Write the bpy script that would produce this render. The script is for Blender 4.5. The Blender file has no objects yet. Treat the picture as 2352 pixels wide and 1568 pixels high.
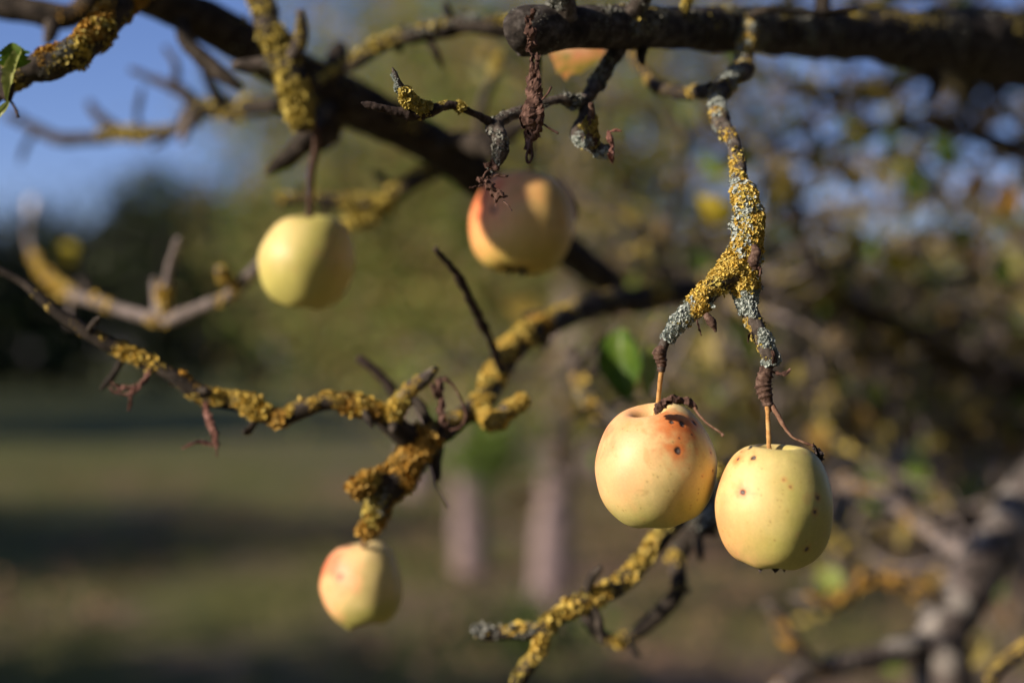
import bpy, math, random
import numpy as np
from mathutils import Vector, Matrix

# ------------------------------------------------------------------ camera, sky, sun, exposure
scene = bpy.context.scene
C = scene.collection
W, H = 2352.0, 1568.0                     # pixel grid the photograph was measured in
FOC, SENS = 50.0, 36.0
PITCH = math.radians(0.45)
CAMZ = 1.5
cam_d = bpy.data.cameras.new('camera')
cam_d.lens = FOC; cam_d.sensor_width = SENS
cam_d.clip_start = 0.02; cam_d.clip_end = 3000
cam_d.dof.use_dof = True
cam_d.dof.focus_distance = 0.748
cam_d.dof.aperture_fstop = 2.5
cam_d.dof.aperture_blades = 0
cam = bpy.data.objects.new('camera', cam_d); C.objects.link(cam)
cam.location = (0, 0, CAMZ)
cam.rotation_euler = (math.radians(90) + PITCH, 0, 0)
scene.camera = cam

SUN_EL, SUN_A = math.radians(24), math.radians(27)
SUN = Vector((-math.cos(SUN_EL)*math.cos(SUN_A), -math.cos(SUN_EL)*math.sin(SUN_A), math.sin(SUN_EL)))
world = bpy.data.worlds.new('World'); scene.world = world
world.use_nodes = True
wn = world.node_tree; wn.nodes.clear()
sky = wn.nodes.new('ShaderNodeTexSky'); sky.sky_type = 'NISHITA'; sky.sun_disc = False
sky.sun_elevation = SUN_EL; sky.sun_rotation = math.atan2(SUN.x, SUN.y)
sky.altitude = 300; sky.air_density = 1.0; sky.dust_density = 0.2; sky.ozone_density = 6.0
bg = wn.nodes.new('ShaderNodeBackground'); bg.inputs['Strength'].default_value = 0.09
wo = wn.nodes.new('ShaderNodeOutputWorld')
wb = wn.nodes.new('ShaderNodeMix'); wb.data_type = 'RGBA'; wb.blend_type = 'MULTIPLY'; wb.inputs[0].default_value = 1
wb.inputs[7].default_value = (1.02, .84, .98, 1)      # the camera's white balance turns the sky a little violet
wn.links.new(sky.outputs[0], wb.inputs[6]); wn.links.new(wb.outputs[2], bg.inputs[0]); wn.links.new(bg.outputs[0], wo.inputs[0])
sun_d = bpy.data.lights.new('sun', 'SUN'); sun_d.energy = 5.0; sun_d.angle = math.radians(0.53)
sun_d.color = (1.0, 0.83, 0.66)
sun = bpy.data.objects.new('sun', sun_d); C.objects.link(sun)
sun.rotation_euler = SUN.to_track_quat('Z', 'Y').to_euler()
sun.location = SUN * 30
scene.view_settings.view_transform = 'Standard'; scene.view_settings.look = 'None'
scene.view_settings.exposure = 0.55; scene.view_settings.gamma = 1.0
scene.cycles.use_denoising = True
scene.cycles.max_bounces = 6; scene.cycles.diffuse_bounces = 3
scene.cycles.transparent_max_bounces = 4
scene.cycles.sample_clamp_indirect = 4.0

# ------------------------------------------------------------------ geometry helpers
rng = np.random.default_rng(7)
FWD = np.array([0, math.cos(PITCH), math.sin(PITCH)]); UP = np.array([0, -math.sin(PITCH), math.cos(PITCH)])
RT = np.array([1.0, 0, 0]); CP = np.array([0, 0, CAMZ])
K = SENS / FOC / W                        # metres per pixel at one metre

def at(px, py, d):
    return CP + d * (FWD + RT * ((px - W/2) * K) + UP * ((H/2 - py) * K))
def to_px(P):
    Q = P - CP
    d = Q @ FWD
    return (Q @ RT) / d / K + W/2, H/2 - (Q @ UP) / d / K, d

def _h(i, j, k, s):
    n = (i * 374761393 + j * 668265263 + k * 2147483647 + s * 974634677) & 0xffffffff
    n = ((n ^ (n >> 13)) * 1274126177) & 0xffffffff
    n = (n ^ (n >> 16)) & 0xffff
    return n / 65535.0
def vn(P, f, s=0):
    """smooth value noise, -1..1"""
    q = np.asarray(P) * f
    b = np.floor(q).astype(np.int64); t = q - b; t = t*t*(3-2*t)
    out = 0
    for dx in (0, 1):
        wx = t[..., 0] if dx else 1 - t[..., 0]
        for dy in (0, 1):
            wy = t[..., 1] if dy else 1 - t[..., 1]
            for dz in (0, 1):
                wz = t[..., 2] if dz else 1 - t[..., 2]
                out = out + wx*wy*wz*_h(b[..., 0]+dx, b[..., 1]+dy, b[..., 2]+dz, s)
    return out*2 - 1
def fbm(P, f, s=0, o=3):
    a, r = 1.0, 0
    for k in range(o):
        r = r + a*vn(P, f*2**k, s+k); a *= .5
    return r

class MB:
    """collects vertices and faces of ONE mesh"""
    def __init__(s): s.v = []; s.q = []; s.t = []; s.n = 0; s.qm = []; s.tm = []; s.col = []
    def add(s, v, quads=None, tris=None, mat=0, col=None):
        v = np.asarray(v, float).reshape(-1, 3)
        if quads is not None and len(quads):
            s.q.append(np.asarray(quads, np.int64).reshape(-1, 4) + s.n); s.qm.append(np.full(len(s.q[-1]), mat))
        if tris is not None and len(tris):
            s.t.append(np.asarray(tris, np.int64).reshape(-1, 3) + s.n); s.tm.append(np.full(len(s.t[-1]), mat))
        s.col.append(np.asarray(col, float) if col is not None else np.zeros((len(v), 3)))
        s.v.append(v); s.n += len(v)
    def build(s, name, mats, parent=None, base=(0, 0, 0), smooth=True, color=False):
        me = bpy.data.meshes.new(name)
        v = np.concatenate(s.v) - np.asarray(base, float)
        q = np.concatenate(s.q) if s.q else np.zeros((0, 4), np.int64)
        t = np.concatenate(s.t) if s.t else np.zeros((0, 3), np.int64)
        me.vertices.add(len(v)); me.vertices.foreach_set('co', v.astype(np.float32).ravel())
        nl = len(q)*4 + len(t)*3
        me.loops.add(nl); me.loops.foreach_set('vertex_index', np.concatenate([q.ravel(), t.ravel()]).astype(np.int32))
        me.polygons.add(len(q) + len(t))
        st = np.concatenate([np.arange(len(q))*4, len(q)*4 + np.arange(len(t))*3]).astype(np.int32)
        me.polygons.foreach_set('loop_start', st)
        mi = np.concatenate(([*s.qm] or [np.zeros(0)]) + ([*s.tm] or [np.zeros(0)])).astype(np.int32)
        me.polygons.foreach_set('material_index', mi)
        me.polygons.foreach_set('use_smooth', np.full(len(q)+len(t), smooth))
        if color:
            a = me.color_attributes.new('pigment', 'FLOAT_COLOR', 'POINT')
            c = np.ones((len(v), 4)); c[:, :3] = np.concatenate(s.col)
            a.data.foreach_set('color', c.astype(np.float32).ravel())
        me.update(); me.validate()
        for m in (mats if isinstance(mats, (list, tuple)) else [mats]): me.materials.append(m)
        o = bpy.data.objects.new(name, me); C.objects.link(o)
        if parent is not None: o.parent = parent
        return o

def root(name, loc, label, cat, group=None, kind=None):
    o = bpy.data.objects.new(name, None); C.objects.link(o)
    o.location = loc; o.empty_display_size = .02
    tag(o, label, cat, group, kind); return o
def tag(o, label, cat, group=None, kind=None):
    if label: o['label'] = label
    if cat: o['category'] = cat
    if group: o['group'] = group
    if kind: o['kind'] = kind
    return o

def crspline(P, step):
    """Catmull-Rom through rows of P (xyz + radius), resampled about every `step` metres"""
    P = np.asarray(P, float)
    if len(P) == 2: P = np.array([P[0], (P[0]+P[1])/2, P[1]])
    Q = np.vstack([2*P[0]-P[1], P, 2*P[-1]-P[-2]])
    out = []
    for i in range(1, len(Q)-2):
        L = np.linalg.norm(Q[i+1, :3]-Q[i, :3]); n = max(2, int(L/step))
        t = np.linspace(0, 1, n, endpoint=False)[:, None]
        a, b, c, d = Q[i-1], Q[i], Q[i+1], Q[i+2]
        out.append(.5*((2*b) + (-a+c)*t + (2*a-5*b+4*c-d)*t**2 + (-a+3*b-3*c+d)*t**3))
    out.append(P[-1:]); R = np.vstack(out); R[:, 3] = np.maximum(R[:, 3], 1e-4)
    return R
def frames(X):
    T = np.gradient(X, axis=0); T /= np.linalg.norm(T, axis=1)[:, None] + 1e-12
    N = np.zeros_like(T)
    n = np.cross(T[0], [0.3, 1, .2]); n /= np.linalg.norm(n)
    for i in range(len(T)):
        n = n - T[i]*np.dot(n, T[i]); n /= np.linalg.norm(n) + 1e-12
        N[i] = n
    return T, N, np.cross(T, N)

class Tube: pass
def tube(mb, P, step, nseg=12, bump=.12, seed=0, ring=0.0, wob=.0, mat=0, taper_ends=(True, True)):
    R = crspline(P, step)
    X = R[:, :3].copy(); r = R[:, 3]
    if wob:
        rr = r.mean()
        for k in range(3): X[:, k] += wob*rr*vn(X, .35/rr, seed*7+k+50)
    T, N, B = frames(X)
    ph = np.linspace(0, 2*np.pi, nseg, endpoint=False)
    D = N[:, None, :]*np.cos(ph)[None, :, None] + B[:, None, :]*np.sin(ph)[None, :, None]
    S = X[:, None, :] + D*r[:, None, None]
    rm = max(np.median(r), 1e-4)
    nz = fbm(S, .55/rm, seed, 4)
    rad = r[:, None]*(1 + bump*nz)
    if ring:
        s = np.concatenate([[0], np.cumsum(np.linalg.norm(np.diff(X, axis=0), axis=1))])
        rad *= (1 + ring*np.maximum(0, np.sin(s*2*np.pi/(rm*.9) + 2*vn(X, 1/rm, seed+9)))**4)[:, None]
    V = X[:, None, :] + D*rad[:, :, None]
    n = len(X)
    v = V.reshape(-1, 3)
    i = np.arange(n-1)[:, None]; j = np.arange(nseg)[None, :]
    q = np.stack([i*nseg+j, i*nseg+(j+1) % nseg, (i+1)*nseg+(j+1) % nseg, (i+1)*nseg+j], -1).reshape(-1, 4)
    e0 = X[0]-T[0]*r[0]*.5; e1 = X[-1]+T[-1]*r[-1]*.6
    v = np.vstack([v, e0, e1])
    jj = np.arange(nseg)
    t0 = np.stack([np.full(nseg, n*nseg), (jj+1) % nseg, jj], -1)
    t1 = np.stack([np.full(nseg, n*nseg+1), (n-1)*nseg+jj, (n-1)*nseg+(jj+1) % nseg], -1)
    mb.add(v, q, np.vstack([t0, t1]), mat)
    o = Tube(); o.V = V; o.D = D; o.T = T; o.r = r; o.X = X
    return o

def lobes(mb, tb, count, size, cover=0.0, patch=None, seed=0, side=None, sidew=.0, thick=.4, mat=0, smin=0.0, smax=1.0, fsc=60, up=.55):
    """crust lichen on a tube: many small cupped, torn lobes where a patch noise says so"""
    g = np.random.default_rng(seed+1000)
    n, m = tb.V.shape[:2]
    fi = g.uniform(smin*(n-1), smax*(n-1)-1e-6, count); fj = g.uniform(0, m, count)
    i0 = fi.astype(int); a = (fi-i0)[:, None]; j0 = fj.astype(int) % m; b = (fj-fj.astype(int))[:, None]; j1 = (j0+1) % m
    i1 = np.minimum(i0+1, n-1)
    P = (tb.V[i0, j0]*(1-b)+tb.V[i0, j1]*b)*(1-a) + (tb.V[i1, j0]*(1-b)+tb.V[i1, j1]*b)*a
    D = tb.D[i0, j0]*(1-b)+tb.D[i0, j1]*b; D /= np.linalg.norm(D, axis=1)[:, None]
    cov = fbm(P, fsc, seed+3, 3)
    if patch is not None: cov = cov*patch
    if side is not None: cov = cov + sidew*(D @ np.asarray(side))
    keep = cov > cover
    P, D = P[keep], D[keep]; k = len(P); cv = np.clip((cov[keep]-cover)*2.5, .35, 1.3)
    if k == 0: return
    sz = size*g.uniform(.55, 1.35, k)*cv
    Z = D + g.normal(0, .38, (k, 3)); Z /= np.linalg.norm(Z, axis=1)[:, None]
    U = np.cross(Z, g.normal(0, 1, (k, 3))); U /= np.linalg.norm(U, axis=1)[:, None]
    Vv = np.cross(Z, U)
    P = P + D*(sz*thick*g.uniform(-.3, 1.0, k))[:, None]
    NR = 7
    an = np.linspace(0, 2*np.pi, NR, endpoint=False)[None, :] + g.normal(0, .2, (k, NR))
    rr = sz[:, None]*g.uniform(.45, 1.2, (k, NR))
    hh = sz[:, None]*g.uniform(-.25, up+.25, (k, NR))
    rim = P[:, None]+U[:, None]*(np.cos(an)*rr)[..., None]+Vv[:, None]*(np.sin(an)*rr)[..., None]+Z[:, None]*hh[..., None]
    V = np.concatenate([P[:, None]-Z[:, None]*(sz*.15)[:, None, None], rim], 1)
    base = np.arange(k)[:, None]*(NR+1)
    jn = np.arange(NR)
    t = np.stack([np.broadcast_to(base, (k, NR)), base+1+jn, base+1+(jn+1) % NR], -1).reshape(-1, 3)
    mb.add(V.reshape(-1, 3), None, t, mat)

def px_path(ctrl):
    return np.array([[*at(x, y, d), w*d*K/2] for x, y, d, w in ctrl])

def crumple(mb, ctrl, seed=0, curl=2.2, amp=.35, m=15, step=.0008, mat=0):
    """a withered leaf: a strip curled across and crumpled along a path"""
    R = crspline(px_path(ctrl), step); X = R[:, :3]; w = R[:, 3]
    T, N, B = frames(X)
    g = np.random.default_rng(seed); tw = g.uniform(0, 6.28) + np.linspace(0, g.uniform(-2.5, 2.5), len(X))
    N2 = N*np.cos(tw)[:, None]+B*np.sin(tw)[:, None]; B2 = np.cross(T, N2)
    u = np.linspace(-1, 1, m)[None, :]
    cl = curl*(1+.4*vn(X, .5/w.mean(), seed+5))[:, None]
    a = np.sin(cl*u)/cl*1.6; b = (1-np.cos(cl*u))/cl*1.6
    V = X[:, None]+N2[:, None]*(a*w[:, None])[..., None]+B2[:, None]*((b-.5)*w[:, None])[..., None]
    for k in range(3):
        V[..., k] += w.mean()*amp*fbm(V, .9/w.mean(), seed*3+k, 2)+w.mean()*.30*(np.abs(vn(V, 2.4/w.mean(), seed*3+k+40))-.3)+w.mean()*.14*vn(V, 6/w.mean(), seed*3+k+60)
    n = len(X)
    edge = 1+.55*np.stack([vn(np.arange(n)[:, None]*np.ones(3), .45, seed+e) for e in (70, 80)], 1)+g.uniform(-.25, .25, (n, 2))
    V[:, 0] = V[:, 1]+(V[:, 0]-V[:, 1])*edge[:, :1]*1.3; V[:, -1] = V[:, -2]+(V[:, -1]-V[:, -2])*edge[:, 1:]*1.3
    i = np.arange(n-1)[:, None]; j = np.arange(m-1)[None, :]
    q = np.stack([i*m+j, i*m+j+1, (i+1)*m+j+1, (i+1)*m+j], -1).reshape(-1, 4)
    mb.add(V.reshape(-1, 3), q, None, mat)

def leaf(mb, base, tip, width, normal, fold=.35, bend=.15, seed=0, serr=.05, nu=16, nv=9, mat=0, cup=0.0):
    base = np.asarray(base); tip = np.asarray(tip); ax = tip-base; L = np.linalg.norm(ax); ax = ax/L
    n = np.asarray(normal, float); n = n-ax*np.dot(n, ax); n /= np.linalg.norm(n); s = np.cross(ax, n)
    t = np.linspace(0, 1, nu)[:, None]; u = np.linspace(-1, 1, nv)[None, :]
    prof = np.sin(np.pi*t**.82)**.8*(1-.12*t)
    g = np.random.default_rng(seed)
    ed = 1+serr*g.uniform(-1, 1, (nu, 1))*(np.abs(u) > .95)
    x = u*prof*width/2*ed; z = np.abs(u)*prof*width/2*fold + cup*(u*prof)**2*width - bend*L*(4*(t-.5)**2-1)
    V = base+ax*(t*L+0*u)[..., None]+s*x[..., None]+n*z[..., None]
    V = V+n*(.03*L*fbm(V, 3/L, seed, 2))[..., None]
    i = np.arange(nu-1)[:, None]; j = np.arange(nv-1)[None, :]
    q = np.stack([i*nv+j, i*nv+j+1, (i+1)*nv+j+1, (i+1)*nv+j], -1).reshape(-1, 4)
    mb.add(V.reshape(-1, 3), q, None, mat)

def leaf_cloud(mb, P, size, g, mat=None, droop=.3):
    """many small folded leaves at points P (one quad pair each)"""
    k = len(P)
    ax = g.normal(0, 1, (k, 3)); ax[:, 2] -= droop*1.5; ax /= np.linalg.norm(ax, axis=1)[:, None]
    n = g.normal(0, 1, (k, 3)); n -= ax*np.sum(n*ax, 1)[:, None]; n /= np.linalg.norm(n, axis=1)[:, None]
    s = np.cross(ax, n)
    L = (size*g.uniform(.6, 1.3, k))[:, None]; w = L*.32; f = w*g.uniform(.1, .7, k)[:, None]
    V = np.stack([P, P+ax*L*.45+s*w+n*f, P+ax*L, P+ax*L*.45-s*w+n*f, P+ax*L*.5], 1)
    b = np.arange(k)[:, None]*5
    t = np.concatenate([b+np.array([[0, 1, 4]]), b+np.array([[1, 2, 4]]), b+np.array([[2, 3, 4]]), b+np.array([[3, 0, 4]])], 0)
    if mat is None: mb.add(V.reshape(-1, 3), None, t)
    else:
        for mi in np.unique(mat):
            sel = np.where(mat == mi)[0]; bb = np.arange(len(sel))[:, None]*5
            tt = np.concatenate([bb+np.array([[0, 1, 4]]), bb+np.array([[1, 2, 4]]), bb+np.array([[2, 3, 4]]), bb+np.array([[3, 0, 4]])], 0)
            mb.add(V[sel].reshape(-1, 3), None, tt, int(mi))

# ------------------------------------------------------------------ materials
def mat_base(name):
    m = bpy.data.materials.new(name); m.use_nodes = True
    nt = m.node_tree; p = nt.nodes['Principled BSDF']
    return m, nt, p
def N(nt, t, **kw):
    n = nt.nodes.new(t)
    for k, v in kw.items():
        if k in n.inputs: n.inputs[k].default_value = v
        else: setattr(n, k, v)
    return n
def ramp(nt, fac, stops):
    r = nt.nodes.new('ShaderNodeValToRGB'); e = r.color_ramp.elements
    while len(e) < len(stops): e.new(.5)
    for k, (p, c) in enumerate(stops):
        e[k].position = p; e[k].color = (*c, 1)
    nt.links.new(fac, r.inputs[0]); return r.outputs[0]
def mix(nt, fac, a, b):
    m = nt.nodes.new('ShaderNodeMix'); m.data_type = 'RGBA'
    if hasattr(fac, 'links'): nt.links.new(fac, m.inputs[0])
    else: m.inputs[0].default_value = fac
    for s, c in ((6, a), (7, b)):
        if hasattr(c, 'links'): nt.links.new(c, m.inputs[s])
        else: m.inputs[s].default_value = (*c, 1)
    return m.outputs[2]
def noise(nt, scale, detail=6, rough=.6, vec=None):
    n = N(nt, 'ShaderNodeTexNoise'); n.inputs['Scale'].default_value = scale
    n.inputs['Detail'].default_value = detail; n.inputs['Roughness'].default_value = rough
    if vec is None:
        g = nt.nodes.new('ShaderNodeTexCoord'); vec = g.outputs['Object']
    nt.links.new(vec, n.inputs['Vector']); return n.outputs[0]
def bump(nt, p, h, strength=.5, dist=.001):
    b = nt.nodes.new('ShaderNodeBump'); b.inputs['Strength'].default_value = strength; b.inputs['Distance'].default_value = dist
    nt.links.new(h, b.inputs['Height']); nt.links.new(b.outputs[0], p.inputs['Normal'])

def bark_mat(name, dark, mid, light, sc=120, lich=None, lich_at=.62, bd=.0012):
    m, nt, p = mat_base(name)
    a = noise(nt, sc, 8, .65)
    c = ramp(nt, a, [(.34, dark), (.5, mid), (.68, light)])
    if lich:
        b = noise(nt, sc*.45, 5, .6)
        f = ramp(nt, b, [(lich_at-.04, (0, 0, 0)), (lich_at+.04, (1, 1, 1))])
        c = mix(nt, f, c, lich)
    nt.links.new(c, p.inputs['Base Color']); p.inputs['Roughness'].default_value = .85
    p.inputs['Specular IOR Level'].default_value = .25
    bump(nt, p, noise(nt, sc*2.2, 8, .7), .9, bd)
    return m
def lichen_mat(name, cols, sc=400):
    m, nt, p = mat_base(name)
    g = nt.nodes.new('ShaderNodeNewGeometry')
    c1 = ramp(nt, g.outputs['Random Per Island'], [(i/(len(cols)-1), c) for i, c in enumerate(cols)])
    a = noise(nt, sc*.12, 3, .5)
    c2 = ramp(nt, a, [(.35, cols[0]), (.65, cols[-1])])
    nt.links.new(mix(nt, .45, c1, c2), p.inputs['Base Color'])
    p.inputs['Roughness'].default_value = .9; p.inputs['Specular IOR Level'].default_value = .15
    return m
def leaf_mat(name, cols, trans=.35, sc=3.0, rough=.5, per_island=True):
    m, nt, p = mat_base(name)
    g = nt.nodes.new('ShaderNodeNewGeometry')
    c1 = ramp(nt, g.outputs['Random Per Island'], [(i/max(1, len(cols)-1), c) for i, c in enumerate(cols)])
    if not per_island:
        c1 = ramp(nt, noise(nt, sc, 4, .6), [(.3+.4*i/max(1, len(cols)-1), c) for i, c in enumerate(cols)])
    nt.links.new(c1, p.inputs['Base Color']); p.inputs['Roughness'].default_value = rough
    p.inputs['Specular IOR Level'].default_value = .3
    tr = nt.nodes.new('ShaderNodeBsdfTranslucent'); nt.links.new(c1, tr.inputs[0])
    ms = nt.nodes.new('ShaderNodeMixShader'); ms.inputs[0].default_value = trans
    nt.links.new(p.outputs[0], ms.inputs[1]); nt.links.new(tr.outputs[0], ms.inputs[2])
    nt.links.new(ms.outputs[0], nt.nodes['Material Output'].inputs[0])
    return m

M = {}
M['bark'] = bark_mat('bark_grey', (.018, .015, .012), (.07, .058, .048), (.17, .15, .135), 150)
M['bark_dark'] = bark_mat('bark_dark', (.012, .010, .008), (.032, .026, .020), (.075, .062, .05), 110)
M['bark_pale'] = bark_mat('bark_pale', (.07, .06, .052), (.17, .145, .135), (.30, .26, .25), 90)
M['bark_patch'] = bark_mat('bark_patchy', (.018, .015, .014), (.06, .05, .046), (.15, .125, .118), 60, (.24, .225, .205), .54)
M['seed'] = bark_mat('bud_glint_white', (.5, .48, .46), (.68, .65, .63), (.75, .73, .72), 60)  # near-white colour stands in for a glint
M['bark_limb'] = bark_mat('bark_limb', (.012, .010, .009), (.042, .036, .031), (.13, .12, .11), 130, bd=.002)
M['twig'] = bark_mat('bark_twig', (.03, .016, .012), (.085, .05, .036), (.19, .13, .10), 420, bd=.0005)
M['twig_dark'] = bark_mat('bark_dark_twig', (.012, .008, .007), (.032, .022, .018), (.08, .06, .052), 260, bd=.0006)
M['trunk_far'] = bark_mat('bark_trunk', (.07, .05, .05), (.22, .17, .17), (.36, .29, .28), 10, bd=.01)
M['stalk'] = bark_mat('stalk_tan', (.30, .15, .05), (.45, .25, .085), (.50, .33, .13), 300, bd=.0002)
M['stalk_brown'] = bark_mat('stalk_brown', (.10, .05, .03), (.20, .11, .07), (.30, .2, .14), 300, bd=.0003)
M['yl'] = lichen_mat('lichen_yellow', [(.58, .40, .07), (.64, .48, .11), (.66, .56, .22), (.50, .30, .045), (.52, .47, .17), (.62, .47, .10)])
M['yld'] = lichen_mat('lichen_orange', [(.42, .23, .04), (.56, .35, .07), (.54, .41, .13), (.32, .19, .04)])
M['ylg'] = lichen_mat('lichen_greenish_yellow', [(.46, .37, .08), (.56, .45, .11), (.46, .41, .15), (.36, .30, .08)])
M['gl'] = lichen_mat('lichen_grey', [(.36, .42, .40), (.48, .53, .50), (.28, .34, .33), (.42, .46, .40)])
M['gld'] = lichen_mat('lichen_dull_grey', [(.20, .22, .20), (.30, .31, .28), (.14, .15, .14), (.26, .26, .22)])
M['dry'] = bark_mat('withered_leaf', (.03, .015, .011), (.085, .046, .034), (.20, .12, .092), 260, bd=.0004)
M['dry_red'] = bark_mat('withered_leaf_red', (.07, .03, .024), (.17, .08, .062), (.30, .17, .14), 200, bd=.0004)
M['dry_dark'] = bark_mat('withered_fruitlet', (.015, .012, .011), (.045, .036, .034), (.13, .11, .105), 500, bd=.0006)
M['green_leaf'] = leaf_mat('leaf_green', [(.03, .075, .008), (.065, .14, .012), (.15, .24, .025)], .4, 40, .45, False)
M['pale_leaf'] = leaf_mat('leaf_pale_green', [(.22, .30, .06), (.30, .36, .09), (.38, .40, .14)], .45, 40, .45, False)
M['yellow_leaf'] = leaf_mat('leaf_yellow', [(.38, .34, .03), (.5, .42, .04), (.42, .28, .03)], .4, 40, .5, False)
M['orange_leaf'] = leaf_mat('leaf_orange', [(.10, .10, .02), (.22, .17, .03), (.42, .20, .06), (.45, .15, .07)], .35, 70, .5, False)

def apple_mat():
    m, nt, p = mat_base('apple_skin')
    a = nt.nodes.new('ShaderNodeVertexColor'); a.layer_name = 'pigment'
    f = ramp(nt, noise(nt, 900, 3, .5), [(.3, (.94, .94, .94)), (.7, (1.05, 1.05, 1.05))])
    mm = nt.nodes.new('ShaderNodeMix'); mm.data_type = 'RGBA'; mm.blend_type = 'MULTIPLY'; mm.inputs[0].default_value = 1
    nt.links.new(a.outputs[0], mm.inputs[6]); nt.links.new(f, mm.inputs[7])
    nt.links.new(mm.outputs[2], p.inputs['Base Color'])
    p.inputs['Roughness'].default_value = .5; p.inputs['Specular IOR Level'].default_value = .42
    p.inputs['Subsurface Weight'].default_value = .06; p.inputs['Subsurface Scale'].default_value = .004
    p.inputs['Subsurface Radius'].default_value = (1.0, .55, .2)
    bump(nt, p, noise(nt, 260, 4, .55), .12, .0006)
    return m
M['apple'] = apple_mat()

def ground_mat():
    m, nt, p = mat_base('meadow_soil')
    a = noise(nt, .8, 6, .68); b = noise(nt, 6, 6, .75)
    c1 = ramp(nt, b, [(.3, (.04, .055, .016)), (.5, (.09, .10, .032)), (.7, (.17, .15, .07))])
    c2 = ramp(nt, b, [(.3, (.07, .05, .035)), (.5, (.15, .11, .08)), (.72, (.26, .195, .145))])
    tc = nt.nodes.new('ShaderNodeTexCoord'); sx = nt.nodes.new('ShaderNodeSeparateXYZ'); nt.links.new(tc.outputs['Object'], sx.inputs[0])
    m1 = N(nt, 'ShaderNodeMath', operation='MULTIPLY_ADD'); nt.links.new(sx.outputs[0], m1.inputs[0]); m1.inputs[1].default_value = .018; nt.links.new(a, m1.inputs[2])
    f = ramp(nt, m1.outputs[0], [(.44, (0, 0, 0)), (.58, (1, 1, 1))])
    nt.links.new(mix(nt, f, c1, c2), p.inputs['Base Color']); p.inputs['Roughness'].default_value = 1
    p.inputs['Specular IOR Level'].default_value = .1
    bump(nt, p, b, .6, .05)
    return m
M['ground'] = ground_mat()
M['grass'] = leaf_mat('grass_blade', [(.07, .10, .02), (.14, .15, .04), (.25, .21, .09), (.09, .12, .03)], .3, rough=.6)
M['litter'] = leaf_mat('fallen_leaf', [(.14, .08, .05), (.24, .16, .11), (.30, .19, .09), (.11, .07, .05)], .15, rough=.7)
M['fol_olive'] = leaf_mat('foliage_olive', [(0.1575, 0.1663, 0.0525), (0.28, 0.2625, 0.0875), (0.3675, 0.2975, 0.105), (0.1925, 0.21, 0.0525), (0.2625, 0.175, 0.0875)], .35)
M['fol_green'] = leaf_mat('foliage_green', [(0.08, 0.144, 0.024), (0.144, 0.24, 0.04), (0.224, 0.32, 0.064), (0.112, 0.16, 0.032)], .4)
M['fol_brown'] = leaf_mat('foliage_brown', [(0.096, 0.0816, 0.0384), (0.1632, 0.12, 0.0528), (0.2016, 0.1536, 0.0864), (0.0864, 0.0768, 0.0288)], .3)
M['fol_dark'] = leaf_mat('foliage_dark', [(0.0144, 0.024, 0.0096), (0.024, 0.036, 0.0128), (0.032, 0.04, 0.0144), (0.0176, 0.0256, 0.016)], .15)
M['fol_gold'] = leaf_mat('foliage_gold', [(0.28, 0.21, 0.042), (0.392, 0.308, 0.07), (0.224, 0.196, 0.056), (0.336, 0.21, 0.056)], .35)

# ------------------------------------------------------------------ ground
def axis(lo, hi, n, p=2.2):
    t = np.linspace(-1, 1, n); s = np.sign(t)*np.abs(t)**p
    return np.where(s < 0, -s*lo, s*hi)
gx = axis(-400, 400, 121); gy = axis(-60, 900, 141) + 8
GX, GY = np.meshgrid(gx, gy, indexing='ij')
GZ = .05*vn(np.stack([GX, GY, 0*GX], -1), .35, 3)*(np.hypot(GX, GY-8) < 60)
mb = MB(); nA, nB = GX.shape
i = np.arange(nA-1)[:, None]; j = np.arange(nB-1)[None, :]
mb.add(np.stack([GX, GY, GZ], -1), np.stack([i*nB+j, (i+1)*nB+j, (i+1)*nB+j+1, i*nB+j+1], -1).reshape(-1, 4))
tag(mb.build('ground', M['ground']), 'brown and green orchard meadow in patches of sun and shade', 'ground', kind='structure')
g = np.random.default_rng(21)
k = 52000
y = 4.5 + 16*g.random(k)**1.3; x = (g.random(k)*2-1)*(y*.5+1.0)
pat = vn(np.stack([x, y, 0*x], -1), .8, 4)+.35*vn(np.stack([x, y, 0*x], -1), 3, 5)-.05*x
ok = pat > -.15; x, y = x[ok], y[ok]; k = len(x)
z = .05*vn(np.stack([x, y, 0*x], -1), .35, 3)
an = g.uniform(0, 6.28, k); hgt = g.uniform(.03, .10, k); wd = g.uniform(.004, .009, k)
dx, dy = np.cos(an), np.sin(an); ln = g.normal(0, .04, (k, 2))
V = np.stack([np.stack([x-dx*wd, y-dy*wd, z-.01], -1), np.stack([x+dx*wd, y+dy*wd, z-.01], -1), np.stack([x+ln[:, 0], y+ln[:, 1], z+hgt], -1)], 1)
mb = MB(); mb.add(V.reshape(-1, 3), None, np.arange(3*k).reshape(-1, 3))
tag(mb.build('grass', M['grass'], smooth=False), 'short autumn grass covering the orchard floor', 'grass', kind='stuff')
k = 9000
y = 4.5 + 14*g.random(k)**1.2; x = (g.random(k)*2-1)*(y*.5+1.0)
pat = vn(np.stack([x, y, 0*x], -1), .7, 14)+.09*x; ok = pat > -.1; x, y = x[ok], y[ok]; k = len(x)
P = np.stack([x, y, .03+.05*vn(np.stack([x, y, 0*x], -1), .35, 3)], -1)
mb = MB(); leaf_cloud(mb, P, .075, g, droop=0)
tag(mb.build('fallen_leaves', M['litter'], smooth=False), 'brown fallen leaves scattered over the orchard grass', 'leaf litter', kind='stuff')

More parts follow.
